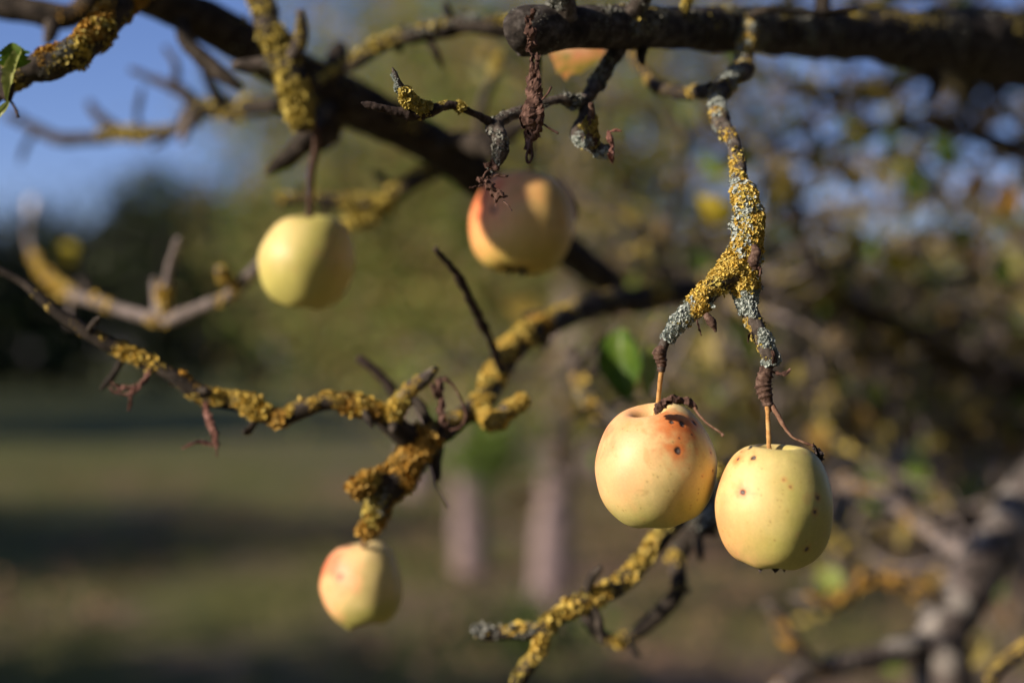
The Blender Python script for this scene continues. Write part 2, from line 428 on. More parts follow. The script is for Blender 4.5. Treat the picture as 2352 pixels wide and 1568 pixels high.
# ------------------------------------------------------------------ background trees
def crown_points(g, n, c, rad, clumps, spread, bias=.45, hole=0):
    d = g.normal(0, 1, (clumps, 3)); d /= np.linalg.norm(d, axis=1)[:, None]
    cc = d*(g.random(clumps)**bias)[:, None]
    cc = cc*np.asarray(rad)+np.asarray(c)
    s = spread*g.uniform(.5, 1.4, clumps)
    idx = g.integers(0, clumps, n)
    P = cc[idx]+g.normal(0, 1, (n, 3))*s[idx][:, None]*np.array([1, 1, .7])
    return P, cc
def tree(name, label, cat, base, height, c, rad, n, leafsize, mats, mixp, seed, trunk_r=.11, clumps=70, spread=.3, group=None, lean=(0, 0), bark='trunk_far', fork=.45, limbs=7, bias=.45):
    g = np.random.default_rng(seed)
    bz = .0
    o = root(name, (base[0], base[1], bz), label, cat, group)
    P, cc = crown_points(g, n, c, rad, clumps, spread, bias)
    P = P[P[:, 2] > (.95+.25*P[:, 0].clip(-1, 1)*0 if name == 'orchard_tree' and height > 3.9 and base[1] > 7 and abs(base[0]) < 2 else .25)]
    mb = MB()
    top = np.array([lean[0], lean[1], height*fork])
    pts = np.array([[0, 0, -.1, trunk_r*1.35], [lean[0]*.3, lean[1]*.3, top[2]*.35, trunk_r*1.02], [*(top*.999), trunk_r*.85], [lean[0]*1.3, lean[1]*1.3, height*.8, trunk_r*.3]])
    tube(mb, pts, .15, 12, .14, seed)
    for q in range(limbs):
        e = cc[g.integers(0, len(cc))]
        s = top*g.uniform(.8, 1.25); s[:2] = top[:2]
        mid = (s+e)/2+g.normal(0, .12, 3)+np.array([0, 0, .15])
        tube(mb, np.array([[*s, trunk_r*.55], [*mid, trunk_r*.3], [*e, trunk_r*.1]]), .15, 7, .12, seed+q)
    mb.build('trunk', M[bark], o)
    mb = MB()
    leaf_cloud(mb, P, leafsize, g, mat=g.choice(len(mats), len(P), p=mixp))
    mb.build('crown', [M[m] for m in mats], o, smooth=False)
    return o

OL = (['fol_olive', 'fol_brown', 'fol_green', 'fol_gold'], [.46, .12, .30, .12])
OB = (['fol_olive', 'fol_brown', 'fol_green', 'fol_gold'], [.24, .56, .14, .06])
OG = (['fol_green', 'fol_olive'], [.65, .35])
DK = (['fol_dark', 'fol_green'], [.93, .07])
def gx_at(px, d): return (px-W/2)*K*d
# two orchard trees whose pale trunks stand in the middle
tree('orchard_tree', 'orchard tree whose pale blurred trunk stands nearer the lowest hanging apple', 'tree', (gx_at(1085, 9.6), 9.6), 4.2, (-.45, .2, 2.55), (1.25, 1.2, 1.6), 12000, .075, *OL, 31, .092, 110, .30, 'orchard trees behind the apples', (-.12, 0))
t2 = tree('orchard_tree', 'orchard tree whose pale blurred trunk stands just under the green leaf', 'tree', (gx_at(1258, 8.1), 8.1), 4.1, (.25, .3, 2.5), (1.3, 1.2, 1.65), 12000, .075, *OL, 32, .092, 110, .30, 'orchard trees behind the apples', (.14, 0))
tree('orchard_tree', 'tall olive tree rising to the top behind the hanging left apple', 'tree', (gx_at(960, 15), 15), 6.5, (-.2, 0, 3.4), (1.5, 1.6, 2.8), 13000, .11, *OL, 33, .12, 110, .40, 'orchard trees behind the apples', (0, .1))
tree('orchard_tree', 'broad brownish tree standing behind the pair of sharp apples', 'tree', (gx_at(1700, 13), 13), 3.0, (0, 0, 1.6), (1.9, 1.5, 1.2), 12000, .095, *OB, 34, .12, 90, .30, 'orchard trees behind the apples')
tree('orchard_tree', 'low brown tree at the right behind the dark sloping limb', 'tree', (gx_at(2200, 12), 12), 2.7, (0, 0, 1.55), (1.8, 1.5, 1.0), 12000, .095, *OB, 35, .12, 90, .30, 'orchard trees behind the apples')
tree('orchard_tree', 'small bright green sapling below the two pale trunks', 'tree', (gx_at(1235, 6.1), 6.1), .55, (0, 0, .20), (.30, .25, .19), 1300, .07, *OG, 36, .02, 16, .12, None, bark='twig', limbs=3)
tree('orchard_tree', 'yellowing tree far back between the second hanging apple and the lichen twig', 'tree', (gx_at(1400, 18), 18), 4.0, (0, 0, 2.2), (1.9, 1.8, 1.6), 8000, .13, *OL, 37, .15, 90, .42, 'orchard trees behind the apples')
g = np.random.default_rng(91); mb = MB(); c0 = at(1120, 1040, 7.5)
leaf_cloud(mb, c0+g.normal(0, 1, (260, 3))*np.array([.13, .12, .09]), .075, g)
o = mb.build('leafy_spray', M['fol_green'], t2, t2.location, smooth=False); o['label'] = 'bright green leafy spray hanging low'; o['kind'] = 'stuff'
# left trees shade the meadow; the later ones are added to block sky fill
def side_tree(label, x, y, h, rad, seed, n=13000, ls=.12, mats=OL):
    tree('orchard_tree', label, 'tree', (x, y), h, (0, 0, h*.56), (*rad, h*.42), n, ls, *mats, seed, .13, 110, .34, 'orchard trees beyond the frame')
side_tree('orchard tree beyond the left edge shading the middle of the meadow', -9.2, 8.2, 4.4, (1.6, 1.6), 51, 11000)
side_tree('orchard tree beyond the left edge shading the strip behind the middle of the meadow', -11.5, 9.4, 4.6, (1.6, 1.5), 54, 8000)
side_tree('orchard tree beyond the left edge shading the nearest meadow', -8.2, 1.9, 4.4, (1.8, 1.7), 52, 15000)
side_tree('orchard tree beyond the left edge shading the meadow before the pale trunks', -8.6, 3.4, 3.9, (1.5, 1.2), 55, 6500)
side_tree('tall orchard tree beyond the left edge shading the far meadow', -22, 24, 9, (3.2, 3.2), 53, 16000, .26)
side_tree('tall orchard tree beyond the left edge shading the farthest meadow', -30, 36, 10, (4, 4), 56, 16000, .3)
side_tree('tall orchard tree beyond the left edge before the dark evergreen row', -19, 33, 11, (3.4, 3.4), 61, 16000, .3)
side_tree('tall orchard tree beyond the left edge beside the dark evergreen row', -27, 47, 12, (4, 4), 62, 16000, .34)
side_tree('broad orchard tree beyond the left edge shading the grass before the evergreens', -14.5, 23, 8, (2.6, 2.6), 63, 16000, .24)
side_tree('unseen tree added behind the photographer to block sky fill', .6, -5.6, 6.5, (2.6, 2.0), 57, 14000, .16)  # from here on, trees added around the camera to cut sky fill
side_tree('unseen tree added behind the photographer at the right to block sky fill', 4.4, -3.6, 6.5, (2.6, 2.4), 58, 14000, .16)
side_tree('unseen tree added close behind the photographer at the right to block sky fill', 2.5, -2.5, 5.4, (1.9, 1.7), 64, 14000, .14)
side_tree('unseen tall tree added behind the photographer at the left to block sky fill', -2.3, -6.0, 7.5, (2.4, 2.2), 65, 14000, .17)
side_tree('unseen tree added beyond the right edge to block sky fill', 5.4, 1.8, 6.0, (2.2, 2.2), 59, 14000, .16)
# the dark row at the left
for kx, (px, d, hh, sd, lab) in enumerate(((-80, 58, 8.2, 41, 'dark evergreen tree at the left edge under the open sky'), (150, 60, 8.8, 42, 'dark evergreen tree below the left blurred twig in the sky'), (360, 60, 10.4, 43, 'tallest dark evergreen tree beneath the blurred sky branch'), (570, 61, 10.2, 44, 'dark evergreen tree directly behind the left green apple'), (780, 62, 9.0, 45, 'dark evergreen tree behind the sagging long branch'))):
    tree('evergreen_tree', lab, 'tree', (gx_at(px, d), d), hh, (0, 0, hh*.44), (2.9, 2.4, hh*.46), 9000, .40, *DK, sd, .3, 80, .75, 'dark evergreen trees at the left', bark='bark_dark', bias=.6)

# ------------------------------------------------------------------ branches
seedc = [100]
def ns():
    seedc[0] += 7; return seedc[0]
class Branch:
    def __init__(s, name, label, ctrl, cat='branch', group=None, mat='bark', step=.0025, nseg=14, bmp=.16, wob=.25, part='stem', ring=0):
        s.base = at(*ctrl[0][:3]); s.o = root(name, s.base, label, cat, group); s.tubes = []
        s.step, s.nseg, s.bmp, s.wob = step, nseg, bmp, wob
        s.add(part, ctrl, mat, ring=ring)
    def add(s, part, ctrl, mat='bark', step=None, nseg=None, bmp=None, wob=None, ring=0, label=None):
        mb = MB(); t = tube(mb, px_path(ctrl), step or s.step, nseg or s.nseg, s.bmp if bmp is None else bmp, ns(), ring, s.wob if wob is None else wob)
        o = mb.build(part, M[mat], s.o, s.base); t.part = o; s.tubes.append(t); s.last = o
        if label: o['label'] = label
        return t
    def spurs(s, n, ti=0, s0=.1, s1=.95, L=.012, mat='bark_dark', seed=0):
        g = np.random.default_rng(ns()+seed); t = s.tubes[ti]
        for q in range(n):
            i0 = int(g.uniform(s0, s1)*(len(t.X)-1)); d = t.D[i0, g.integers(0, t.D.shape[1])]; d = d+np.array([0, 0, .25])+g.normal(0, .2, 3)
            d /= np.linalg.norm(d); r = max(t.r[i0]*.42, .0012); p = t.X[i0]+d*t.r[i0]*.5; l = L*g.uniform(.5, 1.4)
            e = d+g.normal(0, .5, 3); e /= np.linalg.norm(e)
            mb = MB(); tube(mb, np.array([[*p, r*1.2], [*(p+d*l*.5), r], [*(p+d*l*.8+e*l*.3), r*1.15], [*(p+d*l+e*l*.7), r*.5]]), .0012, 9, .25, ns(), .12)
            mb.build('spur', M[mat], s.o, s.base)
    def lichen(s, part, mat, spec, size):
        """spec: list of (tube index, count, kwargs)"""
        mb = MB()
        for ti, n, kw in spec:
            lobes(mb, s.tubes[ti], n, size, seed=ns(), **kw)
        if mb.n: return mb.build(part, M[mat], s.o, s.base, smooth=False)
    def dry(s, part, ctrls, mat='dry', label=None, **kw):
        mb = MB()
        for c in ctrls: crumple(mb, c, seed=ns(), **kw)
        o = mb.build(part, M[mat], s.o, s.base, smooth=False)
        if label: o['label'] = label
        return o
LS = (-.75, -.45, .5)      # lichen favours the light side

# --- the sharp lichen twig with the two front apples
T = Branch('hanging_branch', 'sharp forked twig crusted with yellow lichen, holding the two front apples',
    [(1718, 50, .935, 46), (1714, 120, .91, 44), (1702, 165, .885, 48), (1662, 205, .86, 42), (1643, 240, .845, 36), (1665, 290, .82, 40), (1690, 345, .80, 34), (1700, 400, .785, 36), (1713, 450, .77, 46), (1720, 510, .762, 56), (1716, 570, .757, 62), (1710, 630, .755, 60), (1718, 680, .752, 44), (1728, 720, .75, 38), (1745, 770, .748, 35), (1766, 818, .745, 32), (1768, 842, .745, 27)], step=.0012, nseg=20, bmp=.2)
T.add('twig', [(1708, 570, .757, 50), (1688, 618, .754, 58), (1650, 655, .752, 50), (1612, 690, .75, 46), (1576, 725, .75, 36), (1547, 760, .75, 25), (1522, 800, .75, 22), (1518, 835, .75, 21), (1519, 850, .75, 17)])
T.add('spur', [(1768, 836, .745, 22), (1758, 860, .744, 30), (1752, 880, .744, 32), (1758, 905, .743, 32), (1764, 930, .742, 24), (1766, 945, .742, 14)], 'twig', ring=.25, bmp=.12, step=.0005)
T.add('spur', [(1520, 800, .75, 22), (1514, 808, .749, 27), (1520, 835, .75, 21), (1520, 852, .75, 15)], 'twig', ring=.22, bmp=.12, step=.0005)
T.add('bud', [(1733, 566, .745, 16), (1736, 582, .743, 23), (1732, 596, .742, 25), (1736, 608, .742, 20), (1742, 618, .742, 10)], 'twig', ring=.2, step=.0005)
T.add('bud', [(1622, 722, .744, 14), (1632, 738, .742, 20), (1640, 752, .742, 12), (1645, 762, .742, 5)], 'twig', ring=.15, step=.0005)
T.add('side_twig', [(1455, 128, 1.0, 24), (1500, 190, .97, 28), (1560, 215, .93, 30), (1640, 208, .87, 36)], 'bark_dark', step=.002)
T.add('dead_stalk', [(1770, 925, .742, 12), (1786, 952, .74, 12), (1803, 982, .738, 9), (1822, 1004, .737, 6), (1850, 1017, .736, 6), (1868, 1023, .736, 6)], 'stalk_brown', step=.0006, wob=.1, nseg=9)
mb = MB(); crumple(mb, [(1866, 1020, .736, 8), (1876, 1034, .735, 28), (1886, 1046, .735, 30), (1896, 1056, .735, 10)], ns(), 3.0, .8); crumple(mb, [(1870, 1026, .734, 10), (1880, 1040, .733, 26), (1878, 1050, .735, 12)], ns(), 2.6, .8)
mb.build('withered_fruitlet', M['dry_dark'], T.o, T.base, smooth=False)
T.dry('withered_leaf', [[(1772, 852, .744, 4), (1790, 858, .742, 8), (1804, 856, .741, 11), (1816, 846, .741, 4)]], 'dry', curl=1.6)
T.dry('withered_leaf', [[(1726, 760, .745, 3), (1720, 775, .744, 8), (1718, 786, .744, 4)], [(1600, 735, .744, 6), (1606, 752, .743, 7), (1611, 770, .743, 3)], [(1772, 806, .74, 4), (1778, 822, .739, 10), (1774, 836, .739, 5)], [(1742, 612, .741, 14), (1748, 625, .741, 12), (1744, 634, .741, 4)]], 'dry', curl=2.4, amp=.5)
T.lichen('yellow_lichen', 'yl', [(0, 17000, dict(cover=-.55, smin=.672, smax=.865, fsc=110, thick=1.5)), (0, 5000, dict(cover=.0, smin=.865, smax=.975, fsc=130, thick=1.0)), (0, 2600, dict(cover=.36, smin=.0, smax=.665, fsc=80, side=LS, sidew=.3)),
    (1, 11000, dict(cover=-.5, smin=0, smax=.60, fsc=110, thick=1.5)), (1, 900, dict(cover=.15, smin=.5, smax=.75, fsc=140)), (6, 900, dict(cover=.35, fsc=70, side=LS, sidew=.4)), (0, 2600, dict(cover=.12, smin=.0, smax=.24, fsc=80, side=LS, sidew=.4)), (0, 1600, dict(cover=.25, smin=.6, smax=.69, fsc=110))], .00082)
T.lichen('olive_lichen', 'ylg', [(0, 2600, dict(cover=.05, smin=.655, smax=.99, fsc=120, thick=1.9)), (1, 1500, dict(cover=.05, smin=0, smax=.7, fsc=120, thick=1.7)), (0, 900, dict(cover=.2, smin=0, smax=.6, fsc=90))], .0010)
T.lichen('grey_lichen', 'gl', [(0, 4200, dict(cover=.16, smin=.655, smax=.87, fsc=90, thick=2.2)), (0, 6000, dict(cover=-.18, smin=.865, smax=1.0, fsc=130, thick=.9)), (0, 6000, dict(cover=-.02, smin=.0, smax=.665, fsc=80, side=LS, sidew=.3)), (1, 3600, dict(cover=-.1, smin=.55, smax=.80, fsc=120, thick=.9)), (1, 2000, dict(cover=.22, smin=0, smax=.58, fsc=100, thick=2.0))], .0009)

# --- thick limb across the upper right
A = Branch('thick_limb', 'thick dark limb with a sawn stump end across the upper right', [(1184, 78, .80, 84), (1192, 76, .80, 104), (1230, 70, .805, 112), (1300, 64, .82, 102), (1400, 62, .84, 90), (1500, 64, .87, 86), (1700, 68, .95, 92), (1900, 78, 1.02, 108), (2100, 92, 1.09, 134), (2300, 105, 1.17, 166), (2480, 120, 1.26, 180), (2560, 150, 1.6, 150), (2600, 190, 2.1, 120), (2612, 220, 2.42, 110)], mat='bark_limb', step=.0018, nseg=44, bmp=.18, wob=.06)
A_extra = [('spur', [(1560, 50, .88, 30), (1580, 5, .875, 24), (1600, -50, .87, 18)]), ('twig', [(1720, 40, .93, 16), (1760, 24, .92, 13), (1860, 30, .93, 12), (1965, 22, .94, 16)]), ('spur', [(1480, 105, .86, 26), (1472, 130, .855, 20), (1478, 148, .85, 8)]), ('twig', [(1880, 60, 1.0, 40), (1890, 10, 1.0, 36), (1880, -60, 1.0, 30)]), ('spur', [(2120, 130, 1.1, 50), (2150, 190, 1.1, 30), (2140, 230, 1.1, 12)])]
A.add('spur', [(1292, 40, .81, 66), (1292, 5, .805, 58), (1298, -60, .80, 50), (1290, -140, .80, 40)], 'bark')
A.add('spur', [(1440, 40, .84, 40), (1480, -10, .84, 36), (1500, -70, .84, 30)], 'bark')
A.add('twig', [(1425, 100, .86, 40), (1410, 125, .85, 34), (1385, 170, .84, 29), (1350, 220, .825, 27), (1328, 236, .815, 24), (1280, 230, .805, 22), (1215, 248, .80, 24), (1160, 272, .795, 30), (1138, 292, .79, 38), (1148, 318, .785, 34), (1152, 350, .78, 30), (1143, 374, .78, 20), (1127, 388, .78, 10)], 'bark', step=.0012, bmp=.24, ring=.1)
A.add('twig', [(1142, 290, .79, 24), (1112, 273, .785, 17), (1065, 250, .78, 16), (1032, 241, .778, 19), (990, 254, .775, 28), (950, 262, .773, 28), (905, 256, .77, 21), (868, 247, .768, 19), (845, 241, .767, 16), (830, 236, .766, 4)], 'twig_dark', step=.0008, ring=.16)
A.add('spur', [(985, 256, .774, 26), (945, 240, .77, 28), (925, 212, .768, 26), (913, 185, .766, 15), (905, 165, .766, 9), (901, 155, .765, 2)], 'bark', step=.0008)
A.add('twig', [(1347, 226, .825, 24), (1340, 265, .815, 22), (1326, 308, .81, 32), (1350, 332, .80, 28), (1380, 344, .795, 30), (1404, 340, .79, 18)], 'bark', step=.0012, bmp=.22)
A.add('spur', [(1362, 335, .795, 34), (1358, 290, .79, 22), (1358, 258, .787, 17), (1357, 238, .785, 13)], 'twig', step=.0008, ring=.12)
A.add('twig', [(1240, 100, .85, 12), (1236, 200, .90, 10), (1228, 300, .95, 9), (1222, 372, .985, 9)], 'twig_dark', nseg=8)
A.add('twig', [(1275, 402, .97, 6), (1305, 440, .97, 9), (1322, 480, .97, 12), (1325, 502, .97, 10)], 'twig_dark', nseg=8)
for pn, cc_ in A_extra: A.add(pn, cc_, 'bark_dark')
# hanging withered leaf bundle
A.dry('withered_leaf', [[(1222, 22, .778, 18), (1216, 60, .775, 28), (1220, 120, .775, 24), (1222, 180, .774, 32), (1226, 230, .773, 56), (1226, 275, .772, 74), (1220, 310, .772, 44), (1217, 345, .772, 12)],
    [(1232, 120, .774, 10), (1236, 190, .772, 22), (1240, 250, .77, 40), (1234, 300, .77, 30), (1222, 330, .771, 8)], [(1202, 255, .775, 8), (1206, 275, .772, 28), (1216, 300, .771, 26), (1226, 322, .771, 10)]], 'dry', 'long brown withered leaf bundle hanging from the stump', curl=2.6, amp=.5, m=13, step=.0009)
tw = MB()
for c in ([(1240, 235, .77, 5), (1258, 215, .768, 5), (1266, 200, .767, 6)], [(1248, 285, .77, 5), (1265, 297, .769, 5), (1282, 306, .768, 6)], [(1216, 335, .771, 6), (1209, 360, .77, 6), (1213, 374, .77, 7), (1222, 362, .77, 6), (1222, 340, .771, 5)]):
    tube(tw, px_path(c), .0006, 7, .1, ns())
tw.build('leaf_stalk', M['dry'], A.o, A.base)
A.dry('withered_leaf', [[(1398, 300, .785, 8), (1402, 315, .783, 22), (1406, 335, .782, 14), (1405, 355, .782, 22), (1408, 374, .782, 6)], [(1400, 303, .783, 6), (1416, 298, .781, 8), (1428, 302, .78, 4)]], 'dry_red', 'reddish withered leaf hanging at a lichened spur tip', curl=2.3, amp=.35)
A.dry('withered_leaf', [[(1105, 402, .775, 12), (1120, 418, .772, 34), (1132, 436, .77, 48), (1146, 452, .77, 40), (1158, 464, .77, 10)], [(1118, 410, .772, 8), (1140, 404, .77, 8), (1168, 405, .768, 10)], [(1108, 424, .772, 10), (1090, 430, .771, 7), (1080, 431, .771, 7)], [(1112, 382, .776, 10), (1130, 378, .774, 30), (1142, 386, .774, 12)]], 'dry', 'crumpled dark brown leaf remains in front of the second apple', curl=2.8, amp=.8, m=13, step=.0007)
tw = MB(); tube(tw, px_path([(1156, 462, .77, 5), (1166, 470, .769, 4), (1176, 484, .768, 3)]), .0006, 6, .1, ns()); tube(tw, px_path([(1128, 388, .776, 5), (1116, 396, .775, 5), (1110, 408, .774, 5)]), .0006, 6, .1, ns())
tw.build('leaf_stalk', M['dry'], A.o, A.base)
A.lichen('yellow_lichen', 'ylg', [(4, 2600, dict(cover=-.15, smin=.28, smax=.72, fsc=120, side=(-.3, -.4, .8), sidew=.5, thick=.8)), (5, 2000, dict(cover=-.35, smin=.0, smax=.72, fsc=110, thick=.8)), (7, 1100, dict(cover=.05, smin=0, smax=.7, fsc=120)), (6, 800, dict(cover=.12, smin=.4, smax=1, fsc=120)), (0, 5000, dict(cover=.35, smin=.04, smax=.36, fsc=40, side=(0, -.2, 1), sidew=.6)), (9, 300, dict(cover=0, fsc=60)), (10, 400, dict(cover=.1, fsc=60))], .00115)
A.lichen('grey_lichen', 'gld', [(0, 12000, dict(cover=.12, smin=.0, smax=.16, fsc=55, side=(-.5, -.4, .7), sidew=.4)), (0, 5000, dict(cover=.2, smin=.14, smax=.4, fsc=35, side=(-.2, -.4, .9), sidew=.4)), (1, 2600, dict(cover=-.05, fsc=60, side=LS, sidew=.3)), (2, 1200, dict(cover=0, fsc=60)), (3, 1600, dict(cover=.10, fsc=90, side=LS, sidew=.3))], .0013)
A.lichen('pale_lichen', 'gl', [(6, 1500, dict(cover=-.1, smin=.45, smax=1, fsc=120, thick=.8)), (7, 700, dict(cover=.1, smin=0, smax=.5, fsc=120)), (5, 500, dict(cover=.0, smin=.6, smax=.9, fsc=120))], .0010)
# curled autumn leaf under the limb
mb = MB(); leaf(mb, at(1398, 100, .93), at(1254, 96, .95), .046, (.1, -1, -.25), fold=.05, bend=.06, seed=5, serr=.1, cup=.45, nu=22, nv=11)
o = mb.build('leaf', M['orange_leaf'], A.o, A.base); o['label'] = 'curled orange and green autumn leaf under the limb'

# --- dark diagonal limb with the spur of the left apple
D = Branch('diagonal_limb', 'dark blurred limb running diagonally from the top left to behind the second apple', [(230, -75, 1.0, 84), (360, -5, 1.03, 88), (500, 62, 1.06, 92), (640, 138, 1.08, 98), (760, 208, 1.09, 104), (900, 280, 1.11, 104), (1000, 338, 1.13, 98), (1100, 402, 1.16, 88), (1220, 500, 1.21, 78), (1330, 595, 1.27, 70), (1410, 665, 1.33, 66)], mat='bark_dark', step=.006, nseg=18, bmp=.12)
D.add('twig', [(585, -40, .98, 50), (608, 40, .97, 54), (648, 118, .965, 68), (672, 180, .96, 66), (688, 250, .955, 56), (694, 296, .95, 34)], 'bark_dark')
D.add('spur', [(690, 24, .95, 16), (691, 60, .95, 30), (685, 100, .955, 34), (665, 140, .96, 38)], 'bark')
D.add('spur', [(536, 153, .96, 22), (575, 152, .965, 34), (620, 145, .967, 36), (655, 135, .967, 36)], 'bark')
D.lichen('yellow_lichen', 'ylg', [(1, 1500, dict(cover=.2, fsc=45, side=LS, sidew=.4)), (1, 700, dict(cover=-.3, smin=.72, smax=1, fsc=60)), (2, 500, dict(cover=.1, fsc=60, side=LS, sidew=.4)), (0, 1200, dict(cover=.42, smin=0, smax=.5, fsc=25, side=(-.2, -.3, .8), sidew=.3))], .0019)
D.spurs(9, 0, .05, .7, .04)
D.lichen('grey_lichen', 'gld', [(0, 2200, dict(cover=.3, smin=.1, smax=.9, fsc=22, side=LS, sidew=.3)), (1, 900, dict(cover=.1, fsc=45)), (3, 700, dict(cover=-.1, fsc=50)), (2, 300, dict(cover=.1, fsc=50))], .0019)

SV = np.array(SUN)
def shade_limb(br, part, pts, mat, nseg=14):
    mb = MB(); tube(mb, np.array(pts), .008, nseg, .14, ns(), 0, .2); return mb.build(part, M[mat], br.o, br.base)
d_shade_path = px_path([(120, -120, .98, 100), (360, -5, 1.03, 100), (640, 138, 1.08, 104), (900, 280, 1.11, 108), (1100, 402, 1.16, 108), (1330, 595, 1.27, 100), (1450, 690, 1.35, 60)])
shade_limb(D, 'limb', [[*(p[:3]+SV*.62+np.array([0, 0, .004])), p[3]*1.15] for p in d_shade_path], 'bark_dark')  # unseen limb added sunward to throw shade on the diagonal limb
a_shade_path = px_path([(1470, 40, .86, 60), (1560, 64, .89, 96), (1700, 68, .95, 100), (1900, 78, 1.02, 110), (2100, 92, 1.09, 130), (2300, 105, 1.17, 160), (2500, 118, 1.24, 170)])
shade_limb(A, 'limb', [[*(p[:3]+SV*.66-np.array([0, 0, .006])), p[3]*1.05] for p in a_shade_path], 'bark_dark')  # unseen limb added sunward to keep the thick limb's right part in shade
shade_pos = at(1200, 508, 1.0)+SV*.5
uu = np.cross([0, 0, 1], SV); uu /= np.linalg.norm(uu); vv = np.cross(SV, uu)
if uu[0] < 0: uu, = -uu,
if vv[2] < 0: vv = -vv
for (du, dv, lx) in ((.016, .020, .06), (.026, -.008, .05), (.004, .030, .05)):
    c0 = shade_pos+uu*du+vv*dv; mb = MB(); leaf(mb, c0-vv*lx*.5-uu*.008, c0+vv*lx*.5, .036, SV, seed=ns()); mb.build('leaf', M['green_leaf'], D.o, D.base)  # unseen leaves added sunward to shade part of the orange apple
# --- upper left branch, fairly sharp
B = Branch('lichen_branch', 'crooked lichen branch with a half-yellow leaf in the top left corner', [(-80, 228, .835, 72), (0, 186, .83, 70), (70, 164, .828, 63), (130, 150, .828, 61), (190, 116, .832, 63), (222, 80, .838, 63), (252, 34, .845, 66), (296, -4, .86, 68), (370, -50, .88, 79)], step=.0016, nseg=20, bmp=.28, mat='bark_dark')
B.add('spur', [(-10, 170, .83, 40), (8, 190, .825, 44), (20, 225, .82, 34), (22, 238, .82, 16)], 'twig_dark')
B.add('dead_stalk', [(24, 232, .82, 6), (36, 250, .819, 6), (42, 268, .818, 9)], 'twig_dark', nseg=8)
B.lichen('olive_lichen', 'ylg', [(0, 2600, dict(cover=.1, smin=.2, smax=1, fsc=80, thick=1.2))], .0012)
B.lichen('yellow_lichen', 'yld', [(0, 12000, dict(cover=-.1, smin=.22, smax=.95, fsc=70, side=(-.5, -.3, .7), sidew=.35, thick=.9))], .00125)
B.lichen('grey_lichen', 'gld', [(0, 3600, dict(cover=.12, smin=0, smax=.5, fsc=70, side=LS, sidew=.2))], .0011)
mb = MB(); leaf(mb, at(48, 108, .805), at(16, 236, .80), .009, (-.3, -1, .2), fold=.9, bend=.05, seed=8, serr=.2, nu=30)
o = mb.build('leaf', M['pale_leaf'], B.o, B.base); o['label'] = 'narrow yellow green leaf folded lengthwise'
mb = MB(); leaf(mb, at(34, 160, .807), at(28, 98, .805), .018, (.3, -1, .2), fold=.3, bend=.15, seed=9, serr=.25, nu=24)
mb.build('leaf', M['green_leaf'], B.o, B.base)
mb = MB(); leaf(mb, at(22, 232, .80), at(-12, 282, .80), .004, (.3, -1, .2), fold=.6, seed=9)
mb.build('leaf', M['pale_leaf'], B.o, B.base)
B2 = Branch('blurred_branch', 'blurred dark branch in the extreme top left corner above the lichen branch', [(-60, 0, 1.02, 60), (40, 22, 1.02, 62), (120, 40, 1.02, 60), (180, 25, 1.02, 52), (230, -30, 1.02, 60)], mat='bark_dark', step=.005)
B2.add('spur', [(130, 40, 1.02, 40), (115, 75, 1.01, 36), (105, 95, 1.0, 18)], 'bark')
B2.lichen('yellow_lichen', 'yld', [(0, 700, dict(cover=.2, fsc=35, side=LS, sidew=.3))], .0022)

# --- long left-to-centre branch
Kb = Branch('long_branch', 'long lichen branch sagging from the left edge to the centre above the lowest apple', [(-60, 590, .865, 17), (0, 624, .865, 18), (100, 690, .865, 22), (200, 765, .865, 30), (290, 812, .868, 36), (380, 862, .87, 34), (470, 908, .87, 40), (560, 932, .87, 40), (640, 962, .87, 42), (700, 938, .87, 44), (770, 917, .87, 38), (840, 936, .875, 40), (890, 966, .88, 52), (950, 1000, .89, 58), (1010, 992, .90, 54), (1070, 952, .92, 50), (1120, 902, .95, 50), (1155, 840, .99, 54), (1200, 778, 1.03, 56), (1280, 737, 1.1, 50), (1380, 697, 1.18, 54), (1480, 687, 1.25, 54), (1640, 665, 1.32, 50)], mat='bark_dark', step=.0025, nseg=16, bmp=.2)
Kb.add('spur', [(898, 966, .88, 44), (930, 912, .875, 38), (965, 876, .87, 32), (1000, 842, .865, 14)], 'bark')
Kb.add('spur', [(990, 1000, .895, 64), (952, 1052, .89, 66), (905, 1105, .885, 66), (872, 1152, .885, 52), (852, 1196, .89, 36), (838, 1230, .895, 22)], 'bark_dark')
Kb.add('spur', [(880, 1100, .88, 40), (840, 1110, .872, 34), (805, 1135, .868, 22)], 'bark_dark')
Kb.add('spur', [(1100, 940, .93, 30), (1135, 972, .90, 34), (1168, 944, .905, 40), (1210, 912, .91, 34)], 'bark')
Kb.add('twig', [(1155, 855, .965, 20), (1128, 790, .94, 18), (1102, 735, .92, 20), (1076, 682, .90, 20), (1046, 626, .885, 17), (998, 570, .87, 13)], 'twig_dark', ring=.2)
Kb.add('twig', [(912, 905, .95, 26), (870, 860, .95, 22), (822, 822, .95, 20)], 'twig_dark')
Kb.add('spur', [(1000, 1010, .895, 40), (1004, 1060, .892, 26), (1006, 1100, .89, 14)], 'bark_dark')
Kb.spurs(11, 0, .02, .75, .015)
Kb.lichen('yellow_lichen', 'yl', [(0, 900, dict(cover=.50, smin=.02, smax=.2, fsc=110)), (0, 5200, dict(cover=-.12, smin=.20, smax=.325, fsc=70, side=(-.4, -.4, .6), sidew=.4, thick=.9)), (0, 1800, dict(cover=.25, smin=.08, smax=.2, fsc=60, side=(-.3, -.4, .5), sidew=.3)), (0, 6500, dict(cover=-.12, smin=.36, smax=.56, fsc=60, side=(-.4, -.4, .7), sidew=.45, thick=.9)), (0, 5000, dict(cover=.05, smin=.56, smax=1, fsc=45, side=LS, sidew=.4)), (1, 2800, dict(cover=-.25, fsc=60)), (4, 1600, dict(cover=-.2, fsc=60))], .0013)
